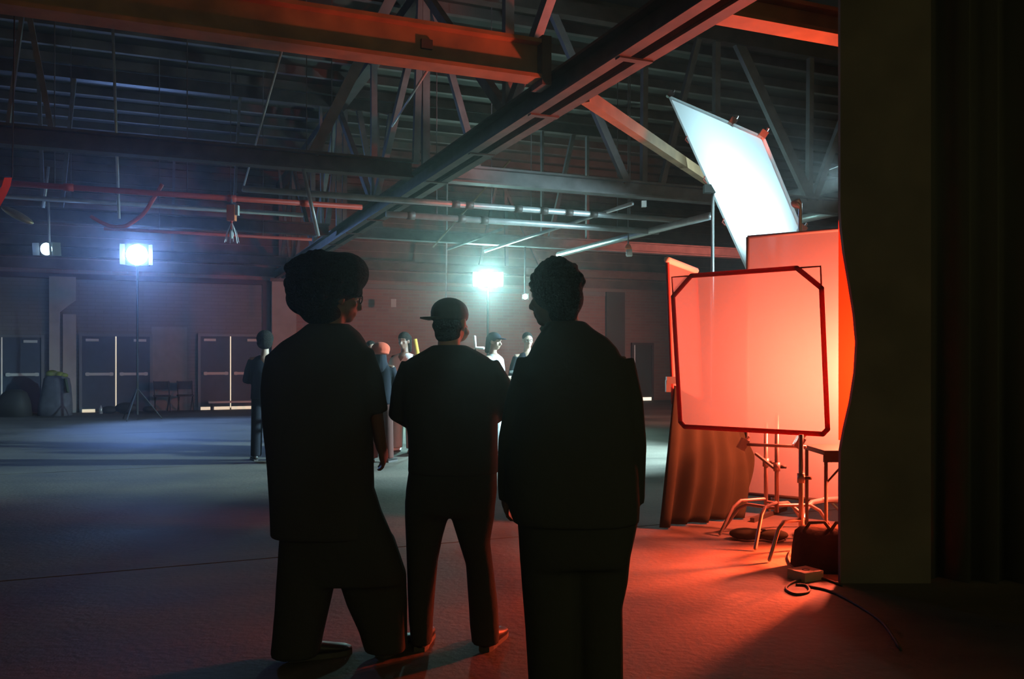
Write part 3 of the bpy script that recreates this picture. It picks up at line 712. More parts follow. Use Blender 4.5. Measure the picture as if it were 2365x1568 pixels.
light('added_floor_beam', 'SPOT', RP + Vector((-0.01, -0.33, -0.74)), LIGHT['added_red_floor'], (1.0, 0.085, 0.025), (1.8, 5.95, -0.25), 0.07, 74, 0.8, e)  # second red head added below the lamp to brighten the floor
MB().lathe(RP + Vector((0.14, -0.28, -0.70)), [(0.03, 0), (0.07, 0.03), (0.08, 0.12)], (-0.75, -0.3, -0.3)).build('added_lower_housing', M_BLACK, e, True)
MB().tube([RP + Vector((0.14, -0.28, -0.70)), RP + Vector((0.2, -0.15, -0.70))], 0.012).build('added_lower_arm', M_CHROME, e, True)

# ------------------------------------------------------------------ stands, table, bag, cables
M_GRIP = mat('warm_stand_steel', (0.35, 0.28, 0.25), 0.4, 0.6)
def cstand(x, Y, ztop, rots, label, ln=0.45, bend=0.28):
    px = (x - CX) * Y / F
    e = empty('grip_stand', (px, Y, 0), label, 'stand')
    MB().tube([(px, Y, 0.22), (px, Y, ztop)], 0.017, 10).build('pole', M_GRIP, e, True)
    MB().tube([(px, Y, 0.55), (px, Y, 0.62)], 0.027, 10).build('collar', M_GRIP, e, True)
    MB().tube([(px + .03, Y, 0.585), (px + .075, Y, 0.585)], 0.014, 8).build('knob', M_BLACK, e, True)
    for k, an in enumerate(rots):
        h0 = bend - 0.025 * k
        c, s = math.cos(an), math.sin(an)
        MB().tube([(px, Y, h0), (px + c * ln * .55, Y + s * ln * .55, h0), (px + c * ln * .72, Y + s * ln * .72, h0 - 0.05), (px + c * ln, Y + s * ln, 0.02)], 0.014, 8, 1).build('leg', M_GRIP, e, True)
    return e
e = cstand(1769, 7.25, 0.92, (3.5, 5.4, 0.5), 'grip stand under the glowing pink frame, left of its twin')
e2 = cstand(1794, 6.95, 1.0, (4.1, 0.1, 2.3), 'grip stand under the glowing pink frame, right of its twin', 0.5, 0.3)
MB().bar((e2.location.x - 0.09, 7.23, 0.66), (e2.location.x, 6.96, 0.56), 0.02, 0.02).build('brace', M_GRIP, e2)
a0_ = P(1716, 1026, 7.0); a1_ = P(1862, 1032, 6.7)
o = MB().tube([a0_, a1_], 0.013, 8).build('grip_arm', M_GRIP, e2, True)
for p_ in (a0_, P(1845, 1022, 6.72)):
    MB().box(p_, (0.03, 0.03, 0.045), Matrix.Rotation(0.5, 3, 'Y')).tube([p_, p_ + Vector((0.05, 0, 0.06))], 0.012).build('clamp', M_GRIP, e2)
cstand(1850, 6.3, 0.9, (3.6, 1.2, 5.2), 'grip stand partly behind the black bag beside the dark panel', 0.3, 0.28)
# rolling stand leg with bright cap
e = empty('floor_stand', (2.62, 7.3, 0), 'bent pale stand leg with a bright cap behind the black table leg', 'stand')
MB().tube([P(1855, 1205, 7.0), P(1862, 1175, 7.1), P(1875, 1160, 7.2), P(1905, 1154, 7.3), P(1935, 1152, 7.4)], 0.022, 8, 1).build('leg', M_CHROME, e, True)
MB().tube([P(1855, 1205, 7.0), onz(1850, 1245, 0.015)], 0.02, 8, 1).build('foot', M_CHROME, e, True)
MB().ell(P(1906, 1153, 7.25), (0.022, 0.022, 0.02)).build('cap', M_TOPWHITE, e, True)
# black folding table
tY = 6.62
tx0, tx1 = (1884 - CX) * tY / F, 2.75
tz = P(0, 1040, tY).z
e = empty('folding_table', ((tx0 + tx1) / 2, tY, 0), 'black folding table half hidden by the dark panel', 'table')
MB().box(((tx0 + tx1) / 2, tY + 0.05, tz), ((tx1 - tx0) / 2, 0.24, 0.018)).build('tabletop', M_BLACK, e)
MB().box(((tx0 + tx1) / 2, tY - 0.17, tz - 0.04), ((tx1 - tx0) / 2, 0.012, 0.03)).build('apron', M_BLACK, e)
for x_ in (tx0 + 0.02, tx1 - 0.05):
    for y_ in (tY - 0.16, tY + 0.26):
        MB().tube([(x_, y_, 0.0), (x_, y_, tz)], 0.014).build('leg', M_BLACK, e)
MB().tube([(tx0 + 0.03, tY - 0.16, tz - 0.22), (tx0 + 0.2, tY - 0.16, tz - 0.03)], 0.008).build('brace', M_BLACK, e)
# black bag
e = empty('black_bag', P(1900, 1320, 5.95) * 1, 'slumped black equipment bag at the foot of the dark panel', 'bag')
e.location.z = 0; e.matrix_world = Matrix.Translation(e.location)
bx = (1900 - CX) * 5.98 / F
m = MB(); m.stack([(0.0, bx - 0.19, bx + 0.28, 0.15, 5.98), (0.02, bx - 0.2, bx + 0.3, 0.17, 5.98), (0.14, bx - 0.19, bx + 0.29, 0.165, 5.98), (0.25, bx - 0.17, bx + 0.27, 0.13, 6.0), (0.285, bx - 0.13, bx + 0.22, 0.07, 6.02)], 24, 4)
m.build('bag_body', mat('black_nylon', (0.006, 0.006, 0.005), 1.0, spec=0.05, bump=0.6, bscale=12), e, True)
for k, dx in enumerate((-0.06, 0.12)):
    MB().tube([(bx + dx - 0.08, 5.94, 0.27), (bx + dx - 0.05, 5.92, 0.33), (bx + dx + 0.05, 5.92, 0.335), (bx + dx + 0.1, 5.95, 0.28)], 0.012, 6, 1).build('strap', M_FLOPPY, e, True)
# power adapter on floor
p_ = onz(1860, 1336, 0.0)
e = empty('power_box', p_, 'small square power box with a dark socket on the floor before the bag', 'power box')
Rz = Matrix.Rotation(0.5, 3, 'Z')
MB().box(p_ + Vector((0, 0, 0.03)), (0.085, 0.075, 0.03), Rz).build('case', mat('tan_plastic', (0.35, 0.28, 0.2), 0.7), e)
MB().lathe(p_ + Vector((0.0, -0.01, 0.06)), [(0.025, 0), (0.025, 0.004)]).build('socket', M_BLACK, e)
def floor_cable(pts, label, r=0.008, m=None):
    return cable('floor_cable', [onz(x, y, 0.008) for x, y in pts], r, m or M_BLACK, label, 'cable')
floor_cable([(1845, 1318), (1828, 1305), (1820, 1288), (1826, 1272)], 'short dark cable from the power box towards the stand')
floor_cable([(1945, 1352), (1900, 1336), (1860, 1338), (1828, 1346), (1815, 1360), (1838, 1372), (1868, 1366), (1862, 1352), (1838, 1350)], 'thin dark cable looped on the red-lit floor below the power box')
floor_cable([(1868, 1354), (1920, 1366), (1985, 1400), (2040, 1440), (2080, 1500)], 'thin dark cable trailing along the foot of the dark panel')
floor_cable([(1700, 1246), (1725, 1249), (1760, 1248), (1790, 1252), (1812, 1246), (1790, 1240), (1750, 1240)], 'dark cable bunched at the feet of the grip stands')
e = empty('sandbag', onz(1750, 1245, 0), 'low brown sandbag lying on the legs of the grip stands', 'sandbag')
pb = e.location
MB().ell(pb + Vector((-0.1, 0, 0.045)), (0.13, 0.09, 0.045)).build('pouch', M_FLOPPY, e, True)
MB().ell(pb + Vector((0.12, -0.02, 0.04)), (0.12, 0.085, 0.04)).build('pouch', M_FLOPPY, e, True)
MB().bar(pb + Vector((-0.03, 0, 0.08)), pb + Vector((0.06, 0, 0.075)), 0.03, 0.01).build('strap', M_BLACK, e)

# ------------------------------------------------------------------ clutter along the back wall
M_DIM = mat('dim_grey_cloth', (0.12, 0.12, 0.14), 0.95, var=0.3)
def at_wall(x, d): t = (x - CX) / F; Y = (BW - d) / (CT - t * ST); return Vector((t * Y, Y, 0))
p_ = at_wall(130, 1.2)
e = empty('covered_cart', p_, 'sheet-covered cart with yellow-green bags on top before the bracketed pilaster', 'cart')
e['_local'] = 1
MB().stack([(0, -0.42, 0.36, 0.3, 0), (0.3, -0.4, 0.36, 0.3, 0), (0.75, -0.3, 0.33, 0.27, 0), (0.95, -0.28, 0.3, 0.22, 0), (1.02, -0.2, 0.2, 0.15, 0)], 24, 3).build('cover', M_DIM, e, True)
for k, (x_, z_, r_) in enumerate(((-0.1, 1.07, 0.16), (0.08, 1.05, 0.13), (0.2, 1.03, 0.1))):
    MB().ell((x_, 0, z_), (r_, r_ * .8, r_ * .6)).build('bag', mat('yellow_green_plastic', (0.30, 0.34, 0.05), 0.6), e, True)
MB().bar((0.33, -0.2, 0.95), (0.42, -0.24, 0.6), 0.06, 0.05).build('strap', mat('dark_green', (0.05, 0.08, 0.03), 0.8), e)
p_ = at_wall(38, 1.2)
e = empty('dark_crate_pile', p_, 'dark covered pile beside the sheet-covered cart at far left', 'pile'); e['_local'] = 1
MB().stack([(0, -0.5, 0.35, 0.3, 0), (0.4, -0.45, 0.3, 0.28, 0), (0.6, -0.3, 0.22, 0.2, 0), (0.68, -0.15, 0.1, 0.1, 0)], 20, 3).build('cover', M_BLACK, e, True)
def chair(x, d, label):
    p_ = at_wall(x, d)
    e = empty('folding_chair', p_, label, 'chair', rz=0.5); e['_local'] = 1
    MB().box((0, 0, 0.44), (0.2, 0.2, 0.02)).build('seat', M_BLACK, e)
    MB().box((0.02, 0.19, 0.72), (0.2, 0.015, 0.11)).build('backrest', M_BLACK, e)
    for sx in (-1, 1):
        MB().bar((sx * 0.19, -0.22, 0), (sx * 0.19, 0.2, 0.84), 0.025, 0.025).build('leg', M_BLACK, e)
        MB().bar((sx * 0.17, 0.24, 0), (sx * 0.17, -0.15, 0.45), 0.025, 0.025).build('leg', M_BLACK, e)
chair(374, 0.6, 'dark folding chair by the wall between the two lit double doors, left one')
chair(428, 0.6, 'dark folding chair by the wall nearest the door with bright panic bars')
def bench():
    p_ = at_wall(540, 0.55)
    e = empty('low_bench', p_, 'low pale-topped bench in front of the door with bright panic bars', 'bench', rz=TH); e['_local'] = 1
    MB().box((0, 0, 0.24), (0.68, 0.16, 0.025)).build('bench_top', M_BAR, e)
    for sx in (-1, 1):
        for sy in (-1, 1):
            MB().box((sx * 0.6, sy * 0.12, 0.11), (0.02, 0.02, 0.11)).build('leg', M_BLACK, e)
bench()
for i, (x, d, s, lab) in enumerate(((252, 0.9, 0.14, 'dark lumpy bag on the floor under the blue floodlight'), (292, 1.0, 0.2, 'dark coiled heap at the foot of the blue floodlight stand'), (345, 0.8, 0.12, 'small dark heap at the right edge of the left lit door'))):
    p_ = at_wall(x, d)
    o = MB().ell((p_.x, p_.y, s * 0.75), (s * 1.5, s, s * 0.75)).build('floor_bag', M_BLACK, None, True); tag(o, lab, 'bag')
p_ = at_wall(233, 0.9)
o = MB().lathe(p_, [(0.05, 0), (0.055, 0.14), (0.02, 0.18), (0.02, 0.22)]).build('water_bottle', M_PIPE, None, True); tag(o, 'small pale bottle standing on the floor before the left lit door', 'bottle')

# ================================================================== PEOPLE
M_SKIN = mat('brown_skin', (0.16, 0.085, 0.055), 0.55)
M_SKIN2 = mat('tan_skin', (0.40, 0.25, 0.18), 0.55)
M_HAIR = mat('black_hair', (0.022, 0.02, 0.017), 1.0, bump=1.0, bscale=90, spec=0.08)
M_SHIRTK = mat('black_cotton', (0.05, 0.048, 0.044), 0.95, bump=0.5, bscale=9, spec=0.1)
M_PANTK = mat('black_denim', (0.047, 0.046, 0.042), 0.95, bump=0.5, bscale=10, spec=0.1)
M_SHOE = mat('black_leather', (0.03, 0.027, 0.025), 0.45)
M_SOLE = mat('shoe_sole', (0.07, 0.065, 0.06), 0.7)
M_WHITE = mat('white_cotton', (0.82, 0.85, 0.85), 0.9, bump=0.3, bscale=12)
M_EYE = mat('eye_white', (0.75, 0.73, 0.7), 0.3)

def fuse(mb, name, m, parent, voxel=0.012, smooth=3):
    o = mb.build(name, m, parent)
    r = o.modifiers.new('fuse', 'REMESH'); r.mode = 'VOXEL'; r.voxel_size = voxel; r.use_smooth_shade = True
    if smooth:
        s_ = o.modifiers.new('soften', 'SMOOTH'); s_.iterations = smooth; s_.factor = 0.5
    dg = bpy.context.evaluated_depsgraph_get(); dg.update()
    me = bpy.data.meshes.new_from_object(o.evaluated_get(dg))
    o.modifiers.clear(); old = o.data; o.data = me; bpy.data.meshes.remove(old); me.name = name
    if not me.materials: me.materials.append(m)
    me.polygons.foreach_set('use_smooth', [True] * len(me.polygons))
    return o
def frame_of(fwd):
    f = Vector(fwd).normalized(); up = Vector((0, 0, 1)); s_ = f.cross(up).normalized(); u = s_.cross(f).normalized()
    return Matrix((s_, f, u)).transposed()          # columns: right, forward, up
def add_head(mb, c, fwd, h=0.235):
    R = frame_of(fwd); k = h / 0.235
    def L(x, y, z): return Vector(c) + R @ (Vector((x, y, z)) * k)
    mb.ell(L(0, -0.012, 0.032), (0.076 * k, 0.094 * k, 0.086 * k), R)
    mb.ell(L(0, 0.022, -0.03), (0.062 * k, 0.068 * k, 0.085 * k), R)
    mb.ell(L(0, 0.05, -0.088), (0.032 * k, 0.034 * k, 0.026 * k), R)
    mb.tube([L(0, 0.082, 0.012), L(0, 0.102, -0.018), L(0, 0.108, -0.03)], [0.010 * k, 0.014 * k, 0.017 * k], 8, 1)
    mb.tube([L(-0.05, 0.066, 0.028), L(0, 0.086, 0.03), L(0.05, 0.066, 0.028)], 0.013 * k, 8, 1)
    mb.tube([L(-0.022, 0.080, -0.058), L(0, 0.090, -0.057), L(0.022, 0.080, -0.058)], 0.009 * k, 8, 1)
    mb.tube([L(-0.02, 0.079, -0.07), L(0, 0.088, -0.071), L(0.02, 0.079, -0.07)], 0.0085 * k, 8, 1)
    for s_ in (-1, 1):
        mb.ell(L(s_ * 0.078, -0.012, -0.008), (0.012 * k, 0.02 * k, 0.034 * k), R)
        mb.ell(L(s_ * 0.042, 0.062, -0.022), (0.02 * k, 0.018 * k, 0.018 * k), R)
    return L, R
def add_eyes(L, R, parent, k=1.0):
    for s_ in (-1, 1):
        MB().ell(L(s_ * 0.031, 0.074, 0.008), (0.012 * k,) * 3, R, 10, 6).build('eye', M_EYE, parent, True)
def add_hand(mb, wrist, d, palm, side, curl=0.5, k=1.0):
    # d: direction of the fingers, palm: direction the palm faces, side: +1 / -1 where the thumb leaves
    d = Vector(d).normalized(); pn = Vector(palm); pn = (pn - d * pn.dot(d)).normalized(); sd = d.cross(pn).normalized() * side
    wr = Vector(wrist)
    def H(a, b, c): return wr + (d * a + sd * b + pn * c) * k
    for b in (-0.027, -0.009, 0.009, 0.027):
        mb.tube([H(-0.01, b * 0.7, 0), H(0.04, b, 0), H(0.085, b * 1.05, 0)], [0.015 * k, 0.016 * k, 0.013 * k], 8, 1)
    for b, ln in ((0.029, 0.072), (0.0095, 0.08), (-0.0105, 0.075), (-0.029, 0.058)):
        a1 = curl * 0.7; a2 = curl * 1.6; a3 = curl * 2.4
        p0 = (0.085, 0.0); p1 = (p0[0] + ln * .45 * math.cos(a1), p0[1] + ln * .45 * math.sin(a1))
        p2 = (p1[0] + ln * .32 * math.cos(a2), p1[1] + ln * .32 * math.sin(a2)); p3 = (p2[0] + ln * .23 * math.cos(a3), p2[1] + ln * .23 * math.sin(a3))
        mb.tube([H(p[0], b * 1.08, p[1]) for p in (p0, p1, p2, p3)], [0.0095 * k, 0.009 * k, 0.0085 * k, 0.0075 * k], 8, 1)
    mb.tube([H(0.015, 0.03, 0.004), H(0.045, 0.052, 0.016), H(0.075, 0.056, 0.032), H(0.095, 0.05, 0.042)], [0.015 * k, 0.012 * k, 0.0105 * k, 0.009 * k], 8, 1)
def add_shoe(heel, toe_dir, parent, ln=0.29, m=None):
    d = Vector((toe_dir[0], toe_dir[1], 0)).normalized(); s_ = Vector((d.y, -d.x, 0)); h = Vector((heel[0], heel[1], 0))
    def q(a, b, z): return h + d * a * ln + s_ * b + Vector((0, 0, z))
    mb = MB()
    prof = [(-0.08, 0.026, 0.075), (0.05, 0.036, 0.105), (0.25, 0.037, 0.10), (0.45, 0.042, 0.075), (0.7, 0.048, 0.058), (0.88, 0.04, 0.047), (0.98, 0.02, 0.035)]
    vs_, fs = [], []; n = 12
    for a, wd, ht in prof:
        for k in range(n):
            an = 2 * PI * k / n
            vs_.append(q(a, math.cos(an) * wd, 0.018 + max(0, (ht - 0.018) * (0.5 + 0.5 * math.sin(an)))))
    for i in range(len(prof) - 1):
        for k in range(n): fs.append((i * n + k, i * n + (k + 1) % n, (i + 1) * n + (k + 1) % n, (i + 1) * n + k))
    fs += [tuple(reversed(range(n))), tuple((len(prof) - 1) * n + k for k in range(n))]
    mb.add(vs_, fs); sh = mb.build('shoe', m or M_SHOE, parent, True)
    sb = MB(); top, bot = [], []
    for a, wd, ht in prof: top.append(q(a, wd * 1.04, 0)); bot.append(q(a, -wd * 1.04, 0))
    loop = top + bot[::-1]; n = len(loop)
    sb.add(loop + [p + Vector((0, 0, 0.024)) for p in loop], [tuple(reversed(range(n))), tuple(range(n, 2 * n))] + [(i, (i + 1) % n, n + (i + 1) % n, n + i) for i in range(n)])
    s2 = sb.build('sole', M_SOLE, parent); s2.parent = sh
    return sh

class Near:                             # pose worked out on the picture at distance Y, in metres about the feet
    def __init__(s, Y, x0): s.Y = Y; s.S = F / Y; s.x0 = x0
    def q(s, x, y, d=0.0): return Vector(((x - s.x0) / s.S, d, EYE - (y - HY) / s.S))
    def rows(s, rr, dc=0.0): return [(EYE - (r[0] - HY) / s.S, (r[1] - s.x0) / s.S, (r[2] - s.x0) / s.S, r[3], (r[4] if len(r) > 4 else dc)) for r in rr]
    def base(s): return Vector(((s.x0 - CX) * s.Y / F, s.Y, 0))

# ---- man with the big hair (left)
N = Near(4.2, 765); q = N.q
e = empty('person', N.base(), 'man with big rounded hair in loose black shirt and wide trousers, looking right', 'person', 'three men watching with backs turned'); e['_local'] = 1
b_ = MB()
L, R = add_head(b_, q(782, 688, 0.02), (0.86, 0.45, -0.12))
b_.tube([q(772, 720, 0.0), q(766, 775, -0.01), q(758, 820, 0)], [0.055, 0.056, 0.06], 14, 1)
b_.tube([q(745, 860), q(742, 930), q(742, 1040), q(745, 1110)], [0.13, 0.135, 0.125, 0.13], 18, 1)
sh1, el1, wr1 = q(655, 825, 0), q(640, 965, 0.0), q(690, 1060, 0.22)
sh2, el2, wr2 = q(830, 825, 0.02), q(862, 945, 0.02), q(873, 1040, 0.12)
for a, b2, c in ((sh1, el1, wr1), (sh2, el2, wr2)):
    b_.tube([a, b2, c], [0.058, 0.043, 0.029], 12, 1); b_.tube([q(742, 835), a], [0.06, 0.055], 12, 1)
add_hand(b_, wr2, wr2 - el2 + Vector((0, 0.05, 0)), (-1, 0.2, 0), 1, 0.5)
add_hand(b_, wr1, Vector((0.3, 0.8, -0.1)), (0, 0, 1), 1, 0.7)
kl, al, kr, ar = q(698, 1310, 0), q(690, 1480, -0.03), q(848, 1310, 0.06), q(884, 1470, 0.02)
for hp, kn, an_ in ((q(705, 1110), kl, al), (q(785, 1110), kr, ar)):
    b_.tube([hp, kn, an_], [0.085, 0.055, 0.04], 12, 1)
    b_.tube([an_, Vector((an_.x, an_.y, 0.05))], [0.04, 0.035], 10, 1)
fuse(b_, 'body', M_SKIN, e, 0.008, 2); add_eyes(L, R, e)
m = MB(); random.seed(3)
hc = q(748, 650, 0.0)
m.ell(hc, (0.185, 0.155, 0.128)); m.ell(q(760, 640, 0.0), (0.18, 0.15, 0.125)); m.ell(q(795, 632, 0.0), (0.122, 0.13, 0.105)); m.ell(q(710, 690, -0.02), (0.10, 0.1, 0.085)); m.ell(q(745, 725, -0.03), (0.10, 0.075, 0.06))
for i in range(150):
    v = Vector((random.gauss(0, 1), random.gauss(0, 1), random.gauss(0, 1))).normalized()
    p_ = hc + Vector((v.x * 0.18, v.y * 0.155, v.z * 0.13 + 0.005))
    if p_.z < hc.z - 0.06 and p_.x > hc.x + 0.04: continue
    m.ell(p_, (random.uniform(.018, .034),) * 3, None, 8, 5)
fuse(m, 'hair', M_HAIR, e, 0.010, 1)
# glasses
g = MB()
for s_ in (-1, 1):
    ring = [L(s_ * 0.033 + 0.022 * math.cos(t * PI / 6), 0.098, 0.006 + 0.019 * math.sin(t * PI / 6)) for t in range(13)]
    g.tube(ring, 0.0035, 6); g.tube([L(s_ * 0.055, 0.095, 0.01), L(s_ * 0.08, -0.01, 0.008)], 0.003, 6)
g.build('glasses', M_BLACK, e, True)
m = MB(); m.stack(N.rows([(748, 712, 806, .075), (768, 688, 830, .10), (790, 652, 845, .12), (815, 625, 850, .135), (850, 610, 852, .15), (900, 605, 853, .16), (960, 608, 856, .165), (1000, 612, 860, .165),
                          (1050, 618, 862, .17), (1085, 621, 862, .17), (1160, 626, 864, .17), (1210, 628, 868, .175), (1237, 629, 872, .175)]), 36, 2.6)
m.tube([q(828, 815, 0.0), q(852, 880, 0.01), q(864, 955, 0.03)], [0.075, 0.07, 0.066], 14)
m.tube([q(648, 825, 0.0), q(634, 900, 0.01), q(642, 985, 0.03)], [0.075, 0.07, 0.066], 14)
fuse(m, 'shirt', M_SHIRTK, e, 0.012, 4)
m = MB(); m.stack(N.rows([(1085, 655, 850, .14), (1180, 650, 880, .15), (1260, 648, 915, .15), (1320, 645, 933, .14), (1345, 644, 935, .13)]), 32, 2.6)
m.stack(N.rows([(1240, 650, 790, .12), (1330, 644, 778, .12), (1400, 640, 762, .12), (1470, 634, 746, .12), (1508, 630, 740, .12)], -0.02), 24)
m.stack(N.rows([(1240, 740, 905, .12), (1330, 774, 935, .125), (1400, 798, 937, .125), (1460, 826, 937, .12), (1506, 840, 938, .12)], 0.05), 24)
fuse(m, 'trousers', M_PANTK, e, 0.012, 4)
add_shoe(q(680, 1500, -0.03), (0.8, 0.35), e); add_shoe(q(882, 1500, 0.02), (0.45, 0.8), e)

# ---- man in the cap (middle)
N = Near(4.35, 1045); q = N.q
e = empty('person', N.base(), 'man in a backwards cap and black shirt with hands before him, between the two others', 'person', 'three men watching with backs turned'); e['_local'] = 1
b_ = MB()
L, R = add_head(b_, q(1040, 742, 0.02), (0.42, 0.9, -0.05), 0.24)
b_.tube([q(1038, 770, 0.0), q(1036, 810, 0), q(1036, 840, 0)], [0.056, 0.058, 0.06], 14, 1)
b_.tube([q(1042, 885), q(1045, 950), q(1045, 1040), q(1042, 1110)], [0.13, 0.14, 0.135, 0.13], 18, 1)
for sh, el, wr, sd in ((q(955, 855), q(922, 952, 0.02), q(985, 1000, 0.25), 1), (q(1128, 855), q(1170, 932, 0.02), q(1105, 985, 0.25), -1)):
    b_.tube([q(1042, 862), sh, el, wr], [0.06, 0.06, 0.045, 0.029], 12, 1)
    add_hand(b_, wr, Vector((0.25 * sd, 0.85, 0.2)), (0, 0.1, 1), sd, 0.6)
for hp, kn, an_ in ((q(992, 1110), q(976, 1300, 0.02), q(976, 1460, 0)), (q(1092, 1110), q(1106, 1300, 0.02), q(1120, 1460, 0))):
    b_.tube([hp, kn, an_, Vector((an_.x, an_.y, 0.05))], [0.085, 0.055, 0.04, 0.038], 12, 1)
fuse(b_, 'body', M_SKIN2, e, 0.008, 2); add_eyes(L, R, e)
# cap: crown dome, band and bill at the back
m = MB(); cR = frame_of((0.42, 0.9, -0.05)); cc = q(1038, 728, 0.015)
m.ell(cc + Vector((0, 0, 0.012)), (0.094, 0.108, 0.078), cR); m.lathe(cc + Vector((0, 0, -0.022)), [(0.095, 0), (0.097, 0.03)], (0, 0, 1), 20)
cap = fuse(m, 'cap', M_BLACK, e, 0.009, 2)
m = MB(); bd = Vector((-0.86, -0.5, -0.08)).normalized(); bs2 = bd.cross(Vector((0, 0, 1))).normalized(); vs_ = []; c0_ = cc + Vector((0, 0, -0.005))
NB = 10
for z_ in (0, 0.006):
    for ring, ex in ((0.085, 0.0), (0.085, 0.075)):
        for i in range(NB + 1):
            an = -1.05 + 2.1 * i / NB
            vs_.append(c0_ + bd * (ring * math.cos(an) + ex * math.cos(an * 0.9)) + bs2 * ring * math.sin(an) * 0.9 + Vector((0, 0, z_ - 0.012 * abs(an) ** 2)))
n = NB + 1; fs = []
for i in range(NB):
    fs += [(i, n + i, n + i + 1, i + 1), (2 * n + i, 2 * n + i + 1, 3 * n + i + 1, 3 * n + i), (n + i, 3 * n + i, 3 * n + i + 1, n + i + 1), (i, i + 1, 2 * n + i + 1, 2 * n + i)]
fs += [(0, 2 * n, 3 * n, n), (NB, n + NB, 3 * n + NB, 2 * n + NB)]
m.add(vs_, fs); bl_ = m.build('bill', M_BLACK, e, True); bl_.parent = cap
m = MB(); m.ell(q(1034, 752, -0.02), (0.078, 0.075, 0.05)); m.ell(q(1034, 772, -0.012), (0.066, 0.066, 0.05)); fuse(m, 'hair', M_HAIR, e, 0.01, 1)
m = MB(); m.tube([L(-0.085, -0.01, -0.02), L(-0.06, 0.07, -0.05), L(0, 0.118, -0.055), L(0.06, 0.07, -0.05), L(0.085, -0.01, -0.02)], [0.004, 0.012, 0.022, 0.012, 0.004], 8)
m.ell(L(0, 0.085, -0.055), (0.055, 0.035, 0.042), R); fuse(m, 'face_mask', mat('pale_mask', (0.6, 0.6, 0.62), 0.9), e, 0.008, 1)
m = MB(); m.stack(N.rows([(797, 1000, 1076, .075), (812, 975, 1105, .10), (828, 945, 1132, .12), (855, 928, 1146, .135), (900, 925, 1150, .145), (950, 932, 1150, .155), (1000, 942, 1150, .16), (1050, 944, 1150, .16), (1092, 943, 1152, .16)]), 36, 2.6)
m.tube([q(958, 845, 0), q(935, 900, 0), q(921, 955, 0.03), q(950, 978, 0.12), q(976, 994, 0.2)], [0.075, 0.07, 0.06, 0.05, 0.042], 14)
m.tube([q(1122, 845, 0), q(1152, 892, 0), q(1172, 934, 0.03), q(1140, 962, 0.12), q(1112, 980, 0.2)], [0.072, 0.068, 0.06, 0.05, 0.042], 14)
fuse(m, 'shirt', M_SHIRTK, e, 0.012, 4)
m = MB(); m.stack(N.rows([(1075, 946, 1148, .14), (1130, 938, 1148, .15), (1175, 936, 1143, .15), (1188, 936, 1142, .13)]), 32, 2.6)
m.stack(N.rows([(1150, 936, 1040, .125), (1190, 936, 1036, .12), (1240, 938, 1022, .11), (1290, 940, 1012, .10), (1360, 942, 1005, .095), (1430, 945, 1000, .09), (1482, 950, 998, .085)]), 24)
m.stack(N.rows([(1150, 1036, 1144, .125), (1190, 1041, 1142, .12), (1250, 1060, 1132, .11), (1300, 1076, 1138, .10), (1400, 1083, 1150, .095), (1440, 1085, 1152, .09), (1482, 1090, 1153, .085)]), 24)
fuse(m, 'trousers', M_PANTK, e, 0.011, 4)
add_shoe(q(972, 1490, -0.04), (0.05, 1), e); add_shoe(q(1122, 1490, -0.04), (0.3, 1), e)

# ---- the tallest man (right)
N = Near(3.48, 1325); q = N.q
e = empty('person', N.base(), 'tallest man with short hair in a long dark jacket, beside the glowing frames', 'person', 'three men watching with backs turned'); e['_local'] = 1
b_ = MB()
L, R = add_head(b_, q(1282, 682, 0.03), (-0.78, 0.62, -0.06), 0.25)
b_.tube([q(1296, 720, 0.0), q(1306, 765, 0), q(1315, 810, 0)], [0.062, 0.064, 0.065], 14, 1)
b_.tube([q(1325, 885), q(1325, 950), q(1325, 1080), q(1330, 1190)], [0.15, 0.155, 0.15, 0.145], 18, 1)
for sh, el, wr, sd in ((q(1235, 850), q(1188, 1010, 0.0), q(1172, 1135, 0.06), -1), (q(1425, 850), q(1452, 1010, 0), q(1452, 1120, 0.14), 1)):
    b_.tube([q(1325, 862), sh, el, wr], [0.065, 0.062, 0.046, 0.03], 12, 1)
    add_hand(b_, wr, wr - el + Vector((0, 0.03, 0)), (-sd * 1.0, 0.2, 0), sd, 0.45)
for hp, kn, an_ in ((q(1272, 1190), q(1268, 1420), q(1275, 1610)), (q(1388, 1190), q(1390, 1420), q(1385, 1610))):
    b_.tube([hp, kn, an_, Vector((an_.x, an_.y, 0.05))], [0.09, 0.06, 0.042, 0.038], 12, 1)
fuse(b_, 'body', M_SKIN, e, 0.008, 2); add_eyes(L, R, e)
m = MB(); hc = q(1287, 660, 0.01)
m.ell(hc, (0.106, 0.112, 0.115)); m.ell(q(1302, 690, -0.02), (0.08, 0.09, 0.085)); m.ell(q(1300, 725, -0.03), (0.06, 0.06, 0.05))
for i in range(90):
    v = Vector((random.gauss(0, 1), random.gauss(0, 1), abs(random.gauss(0, 1)))).normalized()
    m.ell(hc + Vector((v.x * 0.104, v.y * 0.11, v.z * 0.113)), (random.uniform(.010, .018),) * 3, None, 8, 5)
fuse(m, 'hair', M_HAIR, e, 0.009, 1)
m = MB(); m.stack(N.rows([(742, 1262, 1350, .085), (762, 1252, 1372, .105), (780, 1240, 1402, .12), (805, 1226, 1425, .135), (840, 1212, 1441, .15), (880, 1200, 1452, .16), (930, 1190, 1460, .17), (980, 1182, 1466, .175),
                          (1050, 1168, 1470, .18), (1120, 1166, 1474, .185), (1165, 1172, 1476, .185), (1205, 1186, 1474, .185)]), 36, 2.6)
m.tube([q(1238, 835, 0), q(1208, 930, 0), q(1187, 1020, 0.01), q(1176, 1120, 0.05), q(1176, 1160, .06)], [0.08, 0.074, 0.066, 0.05, 0.044], 14)
